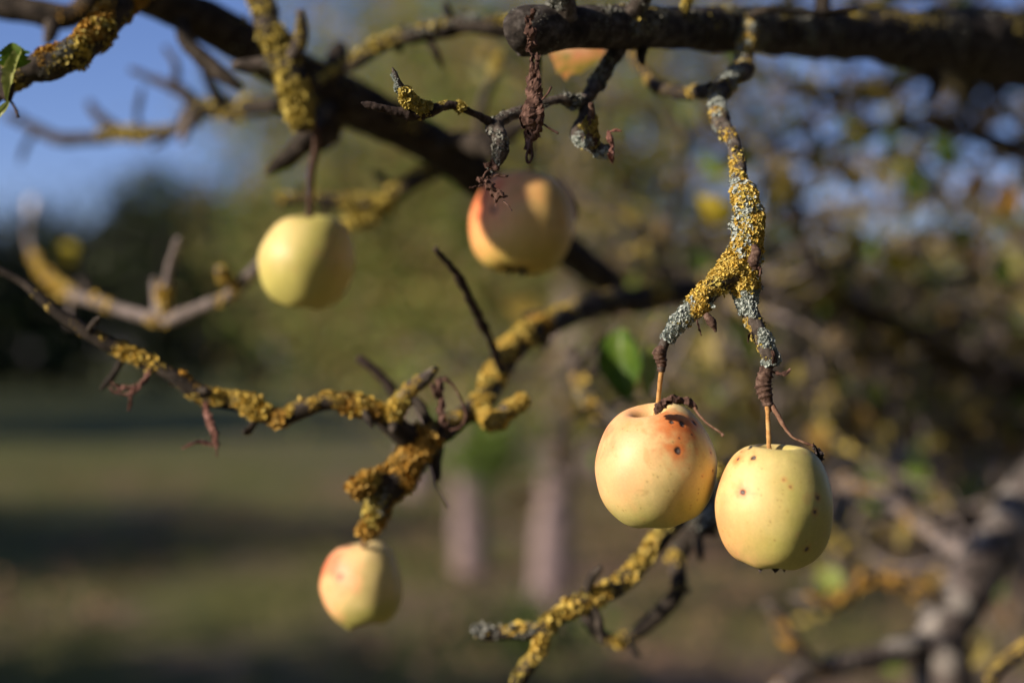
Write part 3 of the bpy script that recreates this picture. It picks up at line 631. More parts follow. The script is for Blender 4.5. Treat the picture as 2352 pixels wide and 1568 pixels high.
Kb.lichen('orange_lichen', 'yld', [(2, 3600, dict(cover=-.1, fsc=55, side=LS, sidew=.35, thick=1.1)), (3, 1600, dict(cover=-.2, fsc=55, side=LS, sidew=.3, thick=1.1)), (0, 1500, dict(cover=.0, smin=.5, smax=.62, fsc=50)), (0, 2000, dict(cover=.1, smin=.17, smax=.34, fsc=70))], .0016)
Kb.lichen('olive_lichen', 'ylg', [(2, 1300, dict(cover=.1, fsc=60, side=LS, sidew=.4, thick=1.4)), (3, 800, dict(cover=-.1, fsc=60, side=LS, sidew=.4, thick=1.3)), (0, 2200, dict(cover=.12, smin=.3, smax=.7, fsc=60, side=LS, sidew=.3)), (1, 500, dict(cover=0, fsc=60))], .0014)
Kb.lichen('grey_lichen', 'gld', [(0, 1500, dict(cover=.22, smin=.3, smax=.8, fsc=60)), (2, 600, dict(cover=.2, fsc=60)), (4, 300, dict(cover=.1, fsc=60))], .0014)
Kb.dry('withered_leaf', [[(1000, 868, .862, 14), (1010, 885, .86, 34), (1012, 915, .86, 20), (1015, 955, .86, 24), (1030, 985, .862, 10)], [(990, 880, .86, 8), (1000, 900, .86, 20), (1005, 915, .86, 8)]], 'dry', 'purplish withered leaf hanging from a spur tip', curl=2.4, amp=.5)
tw = MB(); tube(tw, px_path([(1020, 868, .86, 14), (1040, 885, .86, 6), (1060, 920, .86, 6), (1070, 955, .86, 7), (1058, 980, .86, 6), (1035, 988, .86, 7)]), .001, 8, .1, ns()); tw.build('leaf_stalk', M['dry'], Kb.o, Kb.base)
Kb.dry('withered_leaf', [[(470, 925, .865, 14), (478, 960, .862, 30), (492, 1000, .86, 22), (496, 1048, .86, 7)], [(488, 1022, .86, 14), (455, 1015, .86, 9), (418, 1030, .86, 5)]], 'dry_red', curl=2.4, amp=.4)
Kb.dry('withered_leaf', [[(345, 845, .865, 6), (330, 872, .862, 18), (315, 890, .86, 16), (298, 905, .86, 16), (297, 942, .86, 8)], [(318, 885, .86, 8), (280, 890, .86, 16), (252, 878, .86, 8)], [(290, 905, .86, 12), (268, 900, .86, 12), (250, 888, .86, 6)]], 'dry_red', curl=2.6, amp=.6)
tw = MB(); tube(tw, px_path([(1004, 1085, .888, 14), (1000, 1110, .886, 5), (1016, 1140, .885, 4), (1030, 1165, .884, 5)]), .001, 7, .1, ns()); tw.build('dead_stalk', M['twig_dark'], Kb.o, Kb.base)
for sx, (x0, y0) in enumerate(((200, 795), (92, 706), (240, 835), (140, 735))):
    pass

# --- pale back branch at the left
L = Branch('pale_branch', 'pale grey blurred branch curving up at the left edge to the left apple', [(66, 500, 2.3, 7), (66, 548, 1.9, 12), (84, 600, 1.55, 17), (140, 660, 1.3, 24), (250, 702, 1.2, 27), (370, 733, 1.16, 32), (450, 712, 1.14, 30), (530, 672, 1.12, 28), (590, 612, 1.11, 26), (640, 560, 1.11, 24)], mat='bark_pale', step=.005, nseg=10)
L.add('spur', [(375, 728, 1.16, 34), (378, 670, 1.15, 26), (392, 615, 1.14, 22), (412, 548, 1.13, 20)], 'bark_pale')
L.add('spur', [(545, 665, 1.12, 24), (520, 640, 1.11, 20), (500, 618, 1.1, 14)], 'bark_pale')
L.add('spur', [(362, 728, 1.16, 30), (358, 680, 1.17, 20), (356, 640, 1.18, 14)], 'bark_pale')
L.spurs(4, 0, .4, .95, .02, 'bark_pale')
L.lichen('yellow_lichen', 'yl', [(0, 2600, dict(cover=-.08, smin=.50, smax=1, fsc=28, side=LS, sidew=.2)), (0, 700, dict(cover=-.4, smin=.72, smax=.80, fsc=28)), (1, 260, dict(cover=-.1, smin=0, smax=.4, fsc=30)), (2, 200, dict(cover=-.2, fsc=30))], .0022)
mb = MB(); leaf(mb, at(140, 560, 2.0), at(168, 605, 2.0), .03, (.5, -1, .2), seed=3); mb.build('leaf', M['yellow_leaf'], L.o, L.base)
mb = MB()
th = np.linspace(0, np.pi, 9)[:, None]; fi = np.linspace(0, 2*np.pi, 12, endpoint=False)[None, :]
bc = at(76, 474, 2.9)
S = np.stack([np.sin(th)*np.cos(fi), np.sin(th)*np.sin(fi), np.cos(th)+0*fi], -1)*np.array([.011, .011, .013])*np.array([1, 1, 1.4])
i = np.arange(8)[:, None]; j = np.arange(12)[None, :]
mb.add((S+bc).reshape(-1, 3), np.stack([i*12+j, i*12+(j+1) % 12, (i+1)*12+(j+1) % 12, (i+1)*12+j], -1).reshape(-1, 4))
tube(mb, np.array([[*at(66, 500, 2.3), .003], [*at(70, 490, 2.6), .003], [*bc, .003]]), .02, 7, .1, 3)
mb.build('bud', M['seed'], L.o, L.base)  # white bud added to paint an out-of-focus glint

# --- branch in front of the blue sky
S1 = Branch('sky_branch', 'blurred branch drawn across the blue sky at the left', [(20, 262, 1.6, 22), (120, 314, 1.45, 30), (200, 318, 1.4, 30), (280, 308, 1.36, 32), (360, 302, 1.33, 28), (420, 290, 1.3, 32), (450, 252, 1.28, 45), (540, 250, 1.25, 40), (610, 244, 1.22, 45), (680, 236, 1.2, 42)], mat='bark_dark', step=.006, nseg=10)
S1.add('twig', [(285, 305, 1.36, 28), (240, 280, 1.4, 25), (205, 240, 1.45, 18)], 'bark_dark')
S1.add('twig', [(520, 245, 1.25, 32), (490, 205, 1.24, 28), (468, 150, 1.23, 25), (435, 110, 1.23, 15)], 'bark_dark')
S1.add('twig', [(460, 250, 1.28, 38), (420, 212, 1.28, 32), (370, 190, 1.3, 22), (300, 160, 1.32, 12)], 'bark_dark')
S1.add('twig', [(400, 205, 1.28, 22), (405, 150, 1.3, 18), (380, 110, 1.32, 12)], 'bark_dark')
S1.add('spur', [(440, 260, 1.28, 32), (428, 300, 1.28, 32), (420, 330, 1.28, 12)], 'bark_pale')
S1.spurs(5, 0, .1, .9, .02)
S1.lichen('yellow_lichen', 'ylg', [(0, 900, dict(cover=-.05, smin=.5, smax=1, fsc=28, side=LS, sidew=.3)), (3, 300, dict(cover=0, smin=0, smax=.5, fsc=28))], .0024)

# --- arched branch to the stump
N1 = Branch('arched_branch', 'arched mossy branch bending from the diagonal limb up to the stump', [(740, 190, 1.06, 22), (790, 158, 1.05, 26), (850, 122, 1.04, 32), (900, 98, 1.04, 34), (960, 78, 1.03, 36), (1040, 62, 1.03, 42), (1110, 62, 1.02, 40), (1200, 66, 1.02, 40), (1320, 60, 1.03, 44)], mat='bark_dark', step=.004)
N1.add('twig', [(1148, 130, 1.3, 22), (1128, 190, 1.29, 22), (1105, 250, 1.28, 24), (1098, 320, 1.28, 26), (1080, 380, 1.27, 22)], 'bark')
N1.spurs(5, 0, .1, .9)
N1.lichen('yellow_lichen', 'ylg', [(0, 1500, dict(cover=.25, fsc=35, side=(-.3, -.3, 1), sidew=.6)), (1, 700, dict(cover=-.1, fsc=35, side=LS, sidew=.3))], .0020)
N1.lichen('grey_lichen', 'gld', [(0, 700, dict(cover=.2, fsc=35, side=(-.3, -.3, 1), sidew=.5))], .002)

# --- yellow branch behind the left apple
O1 = Branch('mossy_branch', 'mossy yellow branch passing behind the left green apple', [(640, 462, 1.2, 26), (720, 455, 1.2, 34), (800, 462, 1.2, 36), (870, 470, 1.2, 40), (930, 428, 1.19, 40), (1000, 385, 1.18, 40)], mat='bark_dark', step=.005)
O1.add('twig', [(780, 530, 1.2, 22), (840, 500, 1.2, 34), (890, 465, 1.2, 38)], 'bark_dark')
O1.spurs(4, 0, .1, .9, .016)
O1.lichen('yellow_lichen', 'ylg', [(0, 1000, dict(cover=-.1, fsc=30, side=LS, sidew=.5)), (1, 500, dict(cover=-.15, fsc=30, side=LS, sidew=.4))], .0024)

# --- lower branches in the centre
P1 = Branch('low_branch', 'blurred lichen branch rising from the bottom centre to the pair of apples', [(1190, 1590, .90, 38), (1205, 1540, .90, 36), (1238, 1490, .90, 30), (1245, 1445, .90, 34), (1330, 1388, .91, 42), (1430, 1340, .92, 44), (1500, 1262, .94, 38), (1560, 1192, .97, 36), (1620, 1130, 1.0, 40), (1680, 1060, 1.05, 40)], mat='bark_dark', step=.003)
P1.add('twig', [(1085, 1437, .90, 8), (1098, 1452, .90, 26), (1170, 1455, .90, 32), (1250, 1448, .90, 30)], 'bark_dark')
P1.spurs(5, 0, .1, .9)
P1.lichen('olive_lichen', 'ylg', [(0, 1200, dict(cover=.1, fsc=45, side=LS, sidew=.4))], .0018)
P1.lichen('yellow_lichen', 'yl', [(0, 2200, dict(cover=.0, fsc=45, side=LS, sidew=.5)), (1, 500, dict(cover=.15, fsc=50, side=(-.2, -.3, 1), sidew=.4))], .0018)
P1.lichen('grey_lichen', 'gld', [(1, 260, dict(cover=.3, fsc=50, side=(-.2, -.3, 1), sidew=.5)), (0, 400, dict(cover=.1, smin=.68, smax=.9, fsc=45))], .0018)
P2 = Branch('low_twig', 'U-shaped blurred twig hooking below the left of the two sharp apples', [(1345, 1410, 1.0, 28), (1385, 1455, 1.0, 30), (1450, 1462, 1.0, 30), (1520, 1400, 1.0, 38), (1556, 1350, 1.0, 36), (1560, 1280, 1.01, 38), (1600, 1220, 1.02, 44), (1650, 1170, 1.03, 50), (1690, 1080, 1.05, 50)], mat='bark_dark', step=.004)
P2.add('spur', [(1590, 1220, 1.02, 30), (1605, 1260, 1.0, 22), (1612, 1290, 1.0, 8)], 'bark_dark')
P2.spurs(4, 0, .1, .9)
P2.lichen('yellow_lichen', 'yl', [(0, 700, dict(cover=.0, smin=0, smax=.55, fsc=32, side=LS, sidew=.4))], .0022)
P2.lichen('grey_lichen', 'gl', [(0, 300, dict(cover=.0, smin=.36, smax=.95, fsc=36, side=LS, sidew=.5))], .002)
# --- twig with the two green leaves behind the sharp left apple
G1 = Branch('leafy_twig', 'blurred lichen twig with two green leaves behind the sharp left apple', [(1310, 800, 1.2, 30), (1330, 870, 1.19, 40), (1350, 920, 1.18, 38), (1400, 960, 1.17, 36), (1470, 1010, 1.16, 36), (1560, 1050, 1.16, 40)], mat='bark', step=.004, bmp=.28)
G1.add('twig', [(1330, 830, 1.19, 22), (1370, 790, 1.14, 14), (1425, 750, 1.1, 10)], 'bark')
G1.spurs(5, 0, .1, .8, .02)
G1.lichen('grey_lichen', 'gld', [(0, 900, dict(cover=-.05, fsc=30, side=LS, sidew=.3))], .0022)
G1.lichen('yellow_lichen', 'yl', [(0, 800, dict(cover=.15, fsc=30, side=LS, sidew=.3))], .0022)
mb = MB(); leaf(mb, at(1425, 752, 1.08), at(1445, 925, 1.07), .037, (-.55, -1, .2), fold=.35, bend=.06, seed=12); o = mb.build('leaf', M['green_leaf'], G1.o, G1.base)
mb = MB(); leaf(mb, at(1490, 790, 1.1), at(1482, 915, 1.09), .017, (.3, -1, .1), fold=.3, bend=.08, seed=13); o = mb.build('leaf', M['pale_leaf'], G1.o, G1.base); o['label'] = 'pale yellow green leaf'

# --- lower right limb and branches
Q = Branch('forked_limb', 'thick pale-lit limb rising out of the bottom right corner', [(2200, 1660, 1.5, 160), (2175, 1550, 1.5, 140), (2160, 1465, 1.5, 124), (2205, 1375, 1.52, 118), (2262, 1270, 1.55, 108), (2325, 1180, 1.6, 100), (2430, 1080, 1.68, 104), (2560, 960, 2.05, 100), (2660, 880, 2.48, 100)], mat='bark_patch', step=.008, nseg=16)
Q.add('twig', [(2165, 1460, 1.5, 60), (2080, 1490, 1.47, 56), (1960, 1520, 1.45, 52), (1860, 1545, 1.43, 48), (1780, 1600, 1.4, 44)], 'bark_patch')
Q.add('twig', [(1880, 1545, 1.43, 40), (1835, 1490, 1.42, 38), (1790, 1420, 1.42, 34), (1760, 1380, 1.42, 22)], 'bark')
Q.add('twig', [(2255, 1275, 1.55, 46), (2180, 1250, 1.6, 40), (2120, 1210, 1.65, 34), (2050, 1150, 1.7, 36), (1960, 1120, 1.75, 36), (1880, 1100, 1.8, 30)], 'bark_pale')
Q.add('twig', [(2180, 1400, 1.5, 50), (2090, 1340, 1.5, 40), (2000, 1320, 1.5, 32), (1900, 1390, 1.48, 28), (1820, 1370, 1.5, 18)], 'bark')
Q.lichen('yellow_lichen', 'yld', [(2, 260, dict(cover=.0, fsc=24, side=LS, sidew=.3)), (4, 260, dict(cover=.12, fsc=24)), (1, 400, dict(cover=.2, fsc=20)), (3, 300, dict(cover=.1, fsc=20))], .0034)
mb = MB(); leaf(mb, at(1915, 1300, 1.55), at(1905, 1365, 1.55), .034, (-.6, -1, .2), seed=15); mb.build('leaf', M['pale_leaf'], Q.o, Q.base)
Q2 = Branch('lichen_twig', 'orange lichen twig poking in at the lower right corner', [(2420, 1450, 1.05, 34), (2340, 1500, 1.05, 36), (2290, 1540, 1.05, 30), (2270, 1600, 1.05, 30)], mat='bark_dark', step=.004)
Q2.lichen('yellow_lichen', 'yl', [(0, 900, dict(cover=-.2, fsc=36, side=LS, sidew=.4))], .0022)

# --- the same orchard's next apple tree, filling the right of the frame
base = at(2680, 900, 2.5); base[2] = 0
AT = root('apple_tree', base, 'old apple tree with tangled lichen twigs filling the right side', 'tree')
def at_part(name, ctrl, mat, step=.02, nseg=12):
    mb = MB(); t = tube(mb, px_path(ctrl), step, nseg, .14, ns(), 0, .2); mb.build(name, M[mat], AT, base); return t
mb = MB()
tp = [np.array([base[0], base[1], -.1, .13]), np.array([base[0]+.02, base[1], .6, .11]), np.array([*at(2660, 760, 2.5), .10]), np.array([*at(2620, 420, 2.45), .10]), np.array([*at(2600, 150, 2.4), .09]), np.array([*at(2600, -250, 2.4), .07])]
t0 = tube(mb, np.array(tp), .03, 16, .14, ns()); mb.build('trunk', M['bark_dark'], AT, base)
lim = []
for c in ([(2680, 930, 2.45, 110), (2420, 900, 2.45, 80), (2300, 872, 2.3, 66), (2200, 830, 2.2, 60), (2100, 765, 2.1, 54), (1960, 705, 2.0, 50), (1880, 630, 1.95, 46), (1840, 540, 1.95, 36), (1830, 450, 1.95, 22)],
          [(2620, 500, 2.45, 100), (2420, 400, 2.45, 70), (2300, 330, 2.3, 50), (2150, 290, 2.2, 36), (2000, 300, 2.1, 28), (1900, 330, 2.1, 20), (1740, 420, 2.1, 14)],
          [(2600, 200, 2.4, 90), (2400, 190, 2.4, 60), (2260, 190, 2.2, 44), (2100, 180, 2.1, 34), (1960, 225, 2.0, 26), (1860, 215, 1.95, 20), (1800, 170, 1.9, 14)],
          [(2660, 850, 2.5, 70), (2480, 780, 2.5, 56), (2330, 640, 2.6, 50), (2200, 560, 2.7, 44), (2050, 560, 2.8, 34), (1900, 590, 2.8, 24), (1720, 640, 2.8, 20)],
          [(2100, 770, 2.1, 40), (1980, 820, 2.1, 34), (1850, 830, 2.15, 26), (1720, 780, 2.2, 18)],
          [(1950, 700, 2.0, 36), (1820, 690, 1.9, 30), (1700, 650, 1.85, 30), (1560, 640, 1.8, 26), (1440, 600, 1.8, 20)],
          [(2680, 1050, 2.5, 70), (2450, 1000, 2.4, 56), (2300, 980, 2.3, 44), (2150, 1000, 2.2, 34), (2020, 960, 2.2, 24), (1900, 980, 2.2, 16)],
          [(2600, 80, 2.4, 70), (2400, 60, 2.4, 56), (2250, 20, 2.3, 40), (2100, -10, 2.2, 30), (1950, 30, 2.1, 20)],
          [(2660, 300, 2.5, 70), (2350, 250, 2.8, 40), (2000, 380, 3.0, 34), (1700, 330, 3.0, 28), (1450, 250, 3.0, 24), (1200, 160, 3.0, 18), (950, 90, 3.0, 12)],
          [(2660, 750, 2.5, 70), (2350, 760, 3.0, 40), (2000, 900, 3.2, 34), (1700, 900, 3.2, 30), (1400, 830, 3.2, 24), (1150, 850, 3.2, 18), (950, 780, 3.2, 12)],
          [(2660, 700, 2.5, 60), (2250, 480, 3.2, 36), (1900, 480, 3.4, 30), (1600, 540, 3.4, 26), (1300, 420, 3.4, 20), (1050, 480, 3.4, 14)],
          [(2660, 1150, 2.5, 60), (2350, 1200, 2.3, 40), (2150, 1180, 2.1, 34), (1950, 1260, 2.0, 24), (1800, 1230, 2.0, 14)]):
    lim.append(at_part('limb', c, 'bark_dark' if c[0][1] in (930, 500, 200, 80) else 'bark'))
g = np.random.default_rng(77)
tm = MB(); tips = []; ltub = []
for t in lim:
    n = len(t.X)
    for q in range(20):
        i0 = int(g.uniform(.15, .98)*(n-1)); p = t.X[i0]; r0 = max(.0052, t.r[i0]*.32)
        d = g.normal(0, 1, 3)*np.array([1, .7, .8])+np.array([-.25, -.1, .05]); d /= np.linalg.norm(d)
        Lt = g.uniform(.12, .38); pts = [[*p, r0]]
        for s in range(1, 5):
            d = d+g.normal(0, .32, 3); d /= np.linalg.norm(d); p = p+d*Lt/4; pts.append([*p, r0*(1-.17*s)])
            tips.append(p.copy())
        tt = tube(tm, np.array(pts), .012, 7, .16, ns()); ltub.append(tt)
        for s2 in range(2):
            p2 = np.array(pts[g.integers(1, 5)][:3]); d2 = d+g.normal(0, .8, 3); d2 /= np.linalg.norm(d2); l2 = g.uniform(.05, .15)
            tt = tube(tm, np.array([[*p2, r0*.55], [*(p2+d2*l2*.5+g.normal(0, .01, 3)), r0*.45], [*(p2+d2*l2), r0*.3]]), .012, 6, .16, ns()); tips.append(p2+d2*l2)
o = tm.build('twigs', M['bark_pale'], AT, base); o['kind'] = 'stuff'
lm = MB()
for t in lim: lobes(lm, t, 500, .0050, cover=.05, seed=ns(), side=LS, sidew=.5, fsc=14)
for t in ltub: lobes(lm, t, 70, .0042, cover=.05, seed=ns(), side=LS, sidew=.4, fsc=16)
o = lm.build('yellow_lichen', M['ylg'], AT, base, smooth=False)
tips = np.array(tips)
P = tips[g.integers(0, len(tips), 900)]+g.normal(0, .035, (900, 3))
shade_leaves = []  # leaves added above the frame to hold back sky and sun
for q in range(24):
    e = np.array([g.uniform(-.9, 2.6), g.uniform(-1.6, 2.2), 0]); e[2] = 2.25+.13*max(0, e[1])+g.uniform(0, .6)
    s0 = np.array([*at(2600, -250, 2.4)]); md = (s0+e)/2+np.array([0, 0, .35])
    mb = MB(); tube(mb, np.array([[*s0, .03], [*md, .022], [*e, .008]]), .05, 8, .14, ns()); mb.build('limb', M['bark_dark'], AT, base)  # unseen overhead limb added to carry the fill-blocking leaves
    shade_leaves.append(e+g.normal(0, .26, (320, 3))*np.array([1, 1, .5]))
for q in range(5):
    y_ = g.uniform(1.05, 2.3); e = np.array([g.uniform(-1.4, .0), y_, 1.70+.27*y_+g.uniform(0, .45)])
    shade_leaves.append(e+g.normal(0, .17, (330, 3))*np.array([1, .8, .5]))  # leaf clusters added out of frame to shade the tangle at the right
shade_leaves = np.concatenate(shade_leaves); shade_leaves = shade_leaves[shade_leaves[:, 2] > 1.60+.26*shade_leaves[:, 1].clip(.3, 9)]; shade_leaves = shade_leaves[(shade_leaves[:, 2] > 2.12+.26*np.maximum(0, shade_leaves[:, 1]-.3)) | ((shade_leaves[:, 1] > .95) & (shade_leaves[:, 0] < .7))]
P = np.concatenate([P, shade_leaves])
lv = MB(); leaf_cloud(lv, P, .05, g, mat=g.choice(4, len(P), p=[.28, .26, .16, .30]))
lv.build('foliage', [M['fol_green'], M['fol_olive'], M['fol_brown'], M['fol_gold']], AT, base, smooth=False)  # leaves of the twigs together with the added shade leaves
lv = {'green_leaf': [(2170, 345, 2.0, .05, .6), (2050, 330, 2.1, .045, .3), (2100, 420, 2.0, .05, 0), (2210, 540, 1.9, .04, 1.2), (1690, 120, 1.5, .03, .4), (2300, 620, 2.0, .05, .4)],
      'yellow_leaf': [(1640, 480, 1.55, .045, .9), (1960, 540, 2.0, .05, .3), (2050, 600, 2.0, .05, .9)], 'orange_leaf': [(2242, 425, 1.9, .038, 1.2), (2315, 455, 1.9, .055, .3), (2230, 590, 2.0, .04, .5)]}
for mt, ls in lv.items():
    for x, y, d, l, a in ls:
        b0 = at(x, y, d); mb = MB()
        leaf(mb, b0-np.array([math.sin(a), 0, -math.cos(a)])*l*-.5, b0+np.array([math.sin(a), 0, -math.cos(a)])*-l*.5, l*.6, (-.6, -1, .3), seed=ns(), nu=10, nv=7)
        mb.build('leaf', M[mt], AT, base)

# ------------------------------------------------------------------ apples
PROF = [(0, .58), (.05, .59), (.11, .64), (.18, .75), (.26, .85), (.35, .905), (.45, .91), (.58, .855), (.72, .735), (.85, .53), (.95, .28), (1.0, .03), (.99, -.2), (.935, -.45), (.84, -.67), (.70, -.85), (.56, -.945), (.44, -.972), (.33, -.95), (.22, -.89), (.12, -.85), (.05, -.835), (0, -.83)]
def apple(label, cx, cy, d, wpx, hpx, tilt, seed, stalk, spots=(), blush=.5, blush_dir=(-1, -.3, .3), green=.5, nu=300, nv=230, lobe=.02, nipple=0, calyx=True, lent=True, stalk_mat='stalk', col_shift=(1, 1, 1), lop=0.0):
    ctr = at(cx, cy, d); R = wpx*K*d/2; hz = hpx/wpx*1.04
    P = np.array([[r, z*hz, 0, .1] for r, z in PROF])
    S = crspline(P, .008)
    s = np.concatenate([[0], np.cumsum(np.linalg.norm(np.diff(S[:, :2], axis=0), axis=1))])
    ss = np.linspace(0, s[-1], nv); r = np.interp(ss, s, S[:, 0]); z = np.interp(ss, s, S[:, 1]); r[0] = r[-1] = 0
    ph = np.linspace(0, 2*np.pi, nu, endpoint=False)
    rr = r[:, None]*np.ones(nu)[None]; zz = z[:, None]*np.ones(nu)[None]
    p5 = seed*1.3
    rr = rr*(1+lobe*np.cos(5*ph+p5)[None]*np.clip(-zz, 0, 1)+.015*np.cos(2*ph+seed)[None]+.012*np.cos(3*ph+seed*2)[None])
    zz = zz+.018*np.cos(5*ph+p5)[None]*np.clip(-zz-.7, 0, 1)*4*np.clip(rr*2, 0, 1)+lop*np.cos(ph-.4)[None]*np.clip(zz, 0, 1)*rr
    V = np.stack([rr*np.cos(ph)[None], rr*np.sin(ph)[None], zz], -1)
    V = V*(1+.028*vn(V, 1.1, seed)[..., None]+.010*vn(V, 2.6, seed+1)[..., None])
    if nipple:
        dn = np.array([-.28, -.2, -.95]); dn /= np.linalg.norm(dn); dd = (V/np.linalg.norm(V, axis=-1, keepdims=True)) @ dn
        V = V+dn*(nipple*np.exp(-(1-dd)/.012))[..., None]
    Rm = np.array(Matrix.Rotation(tilt[1], 3, 'Y') @ Matrix.Rotation(tilt[0], 3, 'X'))
    Wd = (V @ Rm.T)*R
    n_out = (V/np.linalg.norm(V, axis=-1, keepdims=True)) @ Rm.T
    # pigment
    bd = np.asarray(blush_dir, float); bd /= np.linalg.norm(bd)
    vz = V[..., 2]
    nz = fbm(V, 2.2, seed+5, 4); nf = fbm(V*np.array([3, 3, .6]), 4, seed+8, 3)
    sm = lambda x, a, b: (lambda t: t*t*(3-2*t))(np.clip((x-a)/(b-a), 0, 1))
    gcol = np.array([.47, .44, .12]); ycol = np.array([.78, .60, .28]); pcol = np.array([.83, .45, .21]); rcol = np.array([.76, .22, .10])
    gr = np.clip(green*.75+.6*sm(-vz, .0, .95)-.2*vz+.22*nz+.55*sm(n_out[..., 0], -.35, .7)*(.35+green*.8), 0, 1)[..., None]
    col = ycol*(1-gr)+gcol*gr
    bl = np.clip(sm(n_out @ bd+.22*nz+.06*nf, .15, 1.05)*blush*1.25, 0, 1)[..., None]
    col = col*(1-bl)+pcol*bl
    b2 = np.clip(sm(n_out @ bd+.25*nz+.10*nf, .80, 1.25)*blush, 0, 1)[..., None]
    col = col*(1-b2)+rcol*b2
    col = col*(1+.05*nf[..., None])
    cav = sm(np.hypot(V[..., 0], V[..., 1]), .36, .16)*sm(vz, .3, .6)
    col = col*(1-.55*cav[..., None])+np.array([.33, .25, .09])*(.55*cav)[..., None]
    rus = sm(fbm(V, 5.5, seed+21, 4)-.25*np.abs(vz-.6), .42, .75)*.45
    col = col*(1-rus[..., None])+np.array([.52, .36, .13])*rus[..., None]
    sc1 = sm(fbm(V*np.array([1, 1, .35]), 22, seed+31, 2), .85, 1.15)*.35
    col = col*(1-sc1[..., None])+np.array([.62, .48, .22])*sc1[..., None]
    g = np.random.default_rng(seed+500)
    dent = np.zeros(vz.shape)
    X = Wd+ctr
    px, py, dp = to_px(X)
    marks = []
    for (sx, sy, sr, hr, hs) in spots:                 # scab spots: sunken, dark, with a red ring
        q = np.hypot(px-sx, py-sy)+(dp-ctr @ FWD-.0 > CAMZ*0+ (ctr-CP) @ FWD - ctr @ FWD)*1e5
        ix = np.unravel_index(np.argmin(q), q.shape); c0 = Wd[ix]
        sc = K*d
        ds = np.linalg.norm(Wd-c0, axis=-1)*(1+.30*vn(Wd, 520, seed+int(sx))+.15*vn(Wd, 1300, seed+int(sy)))
        hal = np.clip(np.exp(-(ds*(1+.35*vn(Wd, 260, seed+9))/(hr*1.3*sc))**2)*hs*1.25, 0, 1) if hr else 0*ds
        col = col*(1-hal[..., None])+np.array([.62, .15, .03])*hal[..., None]
        marks.append((ds, sr*sc, sr))
    for ds, rs, sr in marks:
        dk = sm(ds, rs*1.15, rs*.8)[..., None]; inn = sm(ds, rs*.75, rs*.35)[..., None]
        col = col*(1-dk)+(np.array([.055, .03, .02])*(1-inn)+np.array([.13, .105, .095])*inn)*dk
        dent -= .0007*sm(ds, rs*1.3, 0)*min(1, sr/7)
    if lent:                                            # lenticels
        for q in range(150):
            a, b = int(g.uniform(.22, .92)*nv), int(g.integers(0, nu)); c0 = Wd[a, b]
            sz = g.uniform(1.2, 2.6)*K*d
            w_ = 14; ia = slice(max(0, a-w_), a+w_)
            jb = np.arange(b-w_, b+w_) % nu
            ds = np.linalg.norm(Wd[ia][:, jb]-c0, axis=-1)
            f = sm(ds, sz*1.4, sz*.4)[..., None]*g.uniform(.4, .95); f2 = np.exp(-(ds/(sz*2.6))**2)[..., None]*.16
            sub = col[ia][:, jb]; sub = sub*(1-f2)+np.array([.60, .50, .12])*f2; sub = sub*(1-f)+np.array([.25, .13, .05])*f
            tmp = col[ia]; tmp[:, jb] = sub; col[ia] = tmp
    Wd = Wd+n_out*dent[..., None]
    o = root('apple', ctr, label, 'apple', 'apples hanging from the branches')
    mb = MB(); i = np.arange(nv-1)[:, None]; j = np.arange(nu)[None, :]
    mb.add(Wd.reshape(-1, 3), np.stack([i*nu+j, (i+1)*nu+j, (i+1)*nu+(j+1) % nu, i*nu+(j+1) % nu], -1).reshape(-1, 4), col=np.clip(col*np.asarray(col_shift), 0, 1).reshape(-1, 3))
    mb.build('flesh', M['apple'], o, color=True)
    cav_b = Rm @ np.array([0, 0, .58*hz])*R+ctr
    mb = MB(); pts = px_path(stalk); e = np.array([[*cav_b, pts[-1, 3]]])
    tube(mb, np.vstack([pts, e]), .0012, 10, .12, seed, 0, .1); mb.build('stalk', M[stalk_mat], o, ctr)
    if calyx:
        mb = MB(); gg = np.random.default_rng(seed)
        for q in range(7):
            a = q*2*np.pi/7+gg.uniform(-.3, .3); rad = np.array([math.cos(a), math.sin(a), 0])
            b0 = Rm @ (rad*.10+np.array([0, 0, -.84*hz])); t0 = Rm @ (rad*gg.uniform(.16, .38)+np.array([0, 0, -hz*gg.uniform(1.03, 1.12)]))
            leaf(mb, b0*R+ctr, t0*R+ctr, R*gg.uniform(.16, .30), Rm @ rad, fold=.3, bend=.12, seed=seed+q, nu=7, nv=5)
        mb.build('calyx', M['dry_dark'], o, ctr)
    return o

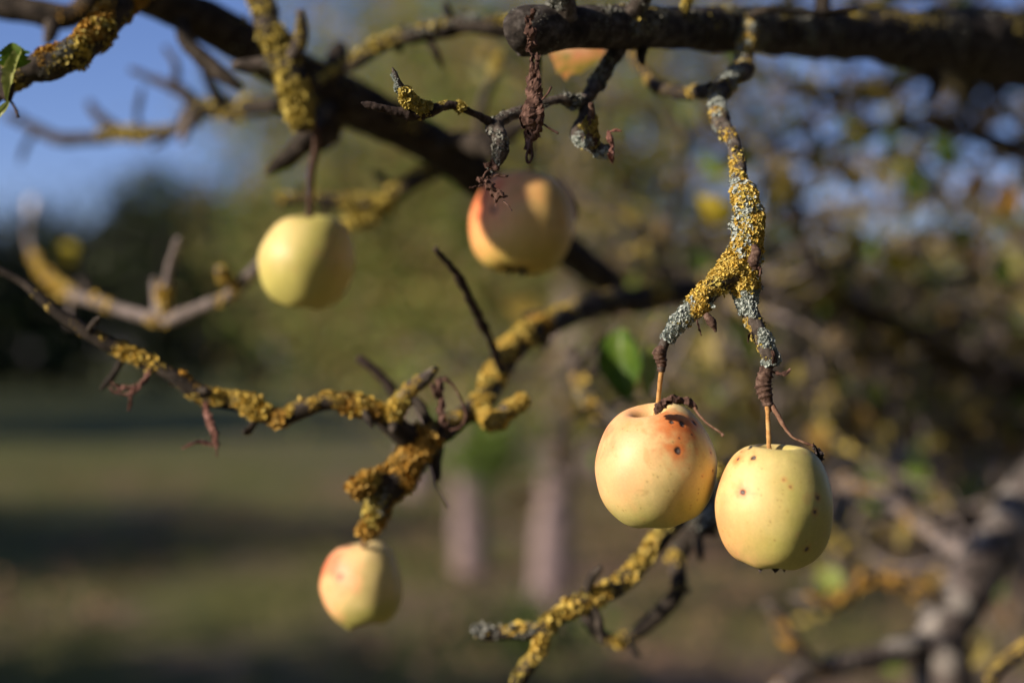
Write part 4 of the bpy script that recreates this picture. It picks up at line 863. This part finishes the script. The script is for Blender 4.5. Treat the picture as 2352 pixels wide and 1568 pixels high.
apple('peach yellow front apple with red-ringed scab spots and a withered leaf on top', 1503, 1066, .75, 286, 266, (math.radians(9), math.radians(-7)), 3,
      [(1520, 851, .75, 13), (1516, 880, .75, 11), (1513, 910, .752, 10), (1510, 935, .752, 12)],
      [(1557, 1034, 8, 22, .75), (1543, 969, 5.5, 24, .6), (1567, 972, 8, 22, .6), (1594, 971, 6, 14, .5), (1523, 950, 6, 16, .5), (1590, 998, 2.5, 6, .4), (1560, 1005, 2, 12, .4), (1637, 1080, 3, 4, .3), (1560, 962, .4, 40, .30), (1545, 980, .4, 24, .35), (1430, 985, .4, 30, .18), (1633, 1040, 3, 6, .4), (1612, 1092, 2, 3, .3)], blush=1.0, blush_dir=(-.9, -.3, .45), green=.26, lop=.08, calyx=False)
apple('greenish yellow front apple with a brown calyx under it, right of the pair', 1780, 1157, .728, 271, 275, (math.radians(2), math.radians(2)), 11,
      [(1762, 928, .742, 12), (1764, 970, .738, 10), (1766, 1010, .733, 11), (1767, 1030, .731, 11)],
      [(1706, 1130, 6, 14, .7), (1731, 1050, 7, 9, .4), (1696, 1053, 4.5, 13, .6), (1878, 1141, 4.5, 7, .4), (1873, 1174, 4.5, 7, .4), (1853, 1261, 6, 6, .3), (1703, 1037, 2.5, 6, .5), (1779, 1277, 3.5, 0, 0), (1752, 1286, 14, 8, .2), (1815, 1118, 2, 5, .4), (1800, 1102, 2, 5, .4)], blush=.45, blush_dir=(-1, -.2, -.15), green=.78)
apple('smooth pale green blurred apple hanging on a long stalk at the left', 705, 598, 1.0, 216, 210, (math.radians(5), math.radians(6)), 5,
      [(716, 275, .96, 15), (727, 330, .97, 17), (716, 390, .98, 19), (713, 450, .995, 16), (711, 500, 1.0, 17)], [], blush=.06, green=1.0, nu=160, nv=130, lent=False, calyx=False, stalk_mat='twig', lop=.1)
apple('orange blurred apple behind the crumpled brown leaf, under the stump', 1200, 508, 1.0, 240, 224, (math.radians(-6), math.radians(4)), 8,
      [(1222, 366, .985, 8), (1220, 390, .99, 8), (1216, 410, 1.0, 9)], [(1130, 480, 8, 16, .3)], blush=1.25, blush_dir=(-.8, -.45, .5), green=.05, nu=160, nv=130, lent=False, calyx=True, stalk_mat='stalk_brown', col_shift=(1.0, .88, .7))
apple('smallest blushed apple with a pointed tip, hanging lowest at the left', 832, 1338, .97, 188, 184, (math.radians(-4), math.radians(-6)), 14,
      [(838, 1226, .905, 10), (836, 1240, .94, 12), (834, 1262, .965, 14)], [(782, 1325, 7, 16, .4)], blush=1.3, blush_dir=(-1, -.3, .35), green=.3, nu=160, nv=130, lent=False, calyx=False, nipple=.13, stalk_mat='stalk_brown', lop=.05)

# withered leaf lying on the front apple
wl = root('withered_leaf', at(1520, 940, .73), 'shrivelled brown leaf with a long stalk on top of the sharp left apple', 'withered leaf')
mb = MB()
crumple(mb, [(1508, 940, .728, 16), (1520, 930, .724, 30), (1540, 915, .72, 22), (1565, 916, .72, 26), (1588, 926, .72, 22), (1598, 938, .72, 8)], 11, 2.6, .5, m=13, step=.0006)
crumple(mb, [(1506, 944, .726, 10), (1514, 934, .722, 34), (1528, 928, .721, 12)], 12, 2.4, .6, step=.0006)
mb.build('blade', M['dry'], wl, at(1520, 940, .73), smooth=False)
mb = MB(); tube(mb, px_path([(1594, 934, .72, 8), (1604, 950, .718, 6), (1625, 972, .716, 5), (1648, 988, .714, 5), (1658, 995, .714, 6), (1661, 1000, .714, 9)]), .0006, 8, .1, ns()); mb.build('leaf_stalk', M['stalk_brown'], wl, at(1520, 940, .73))
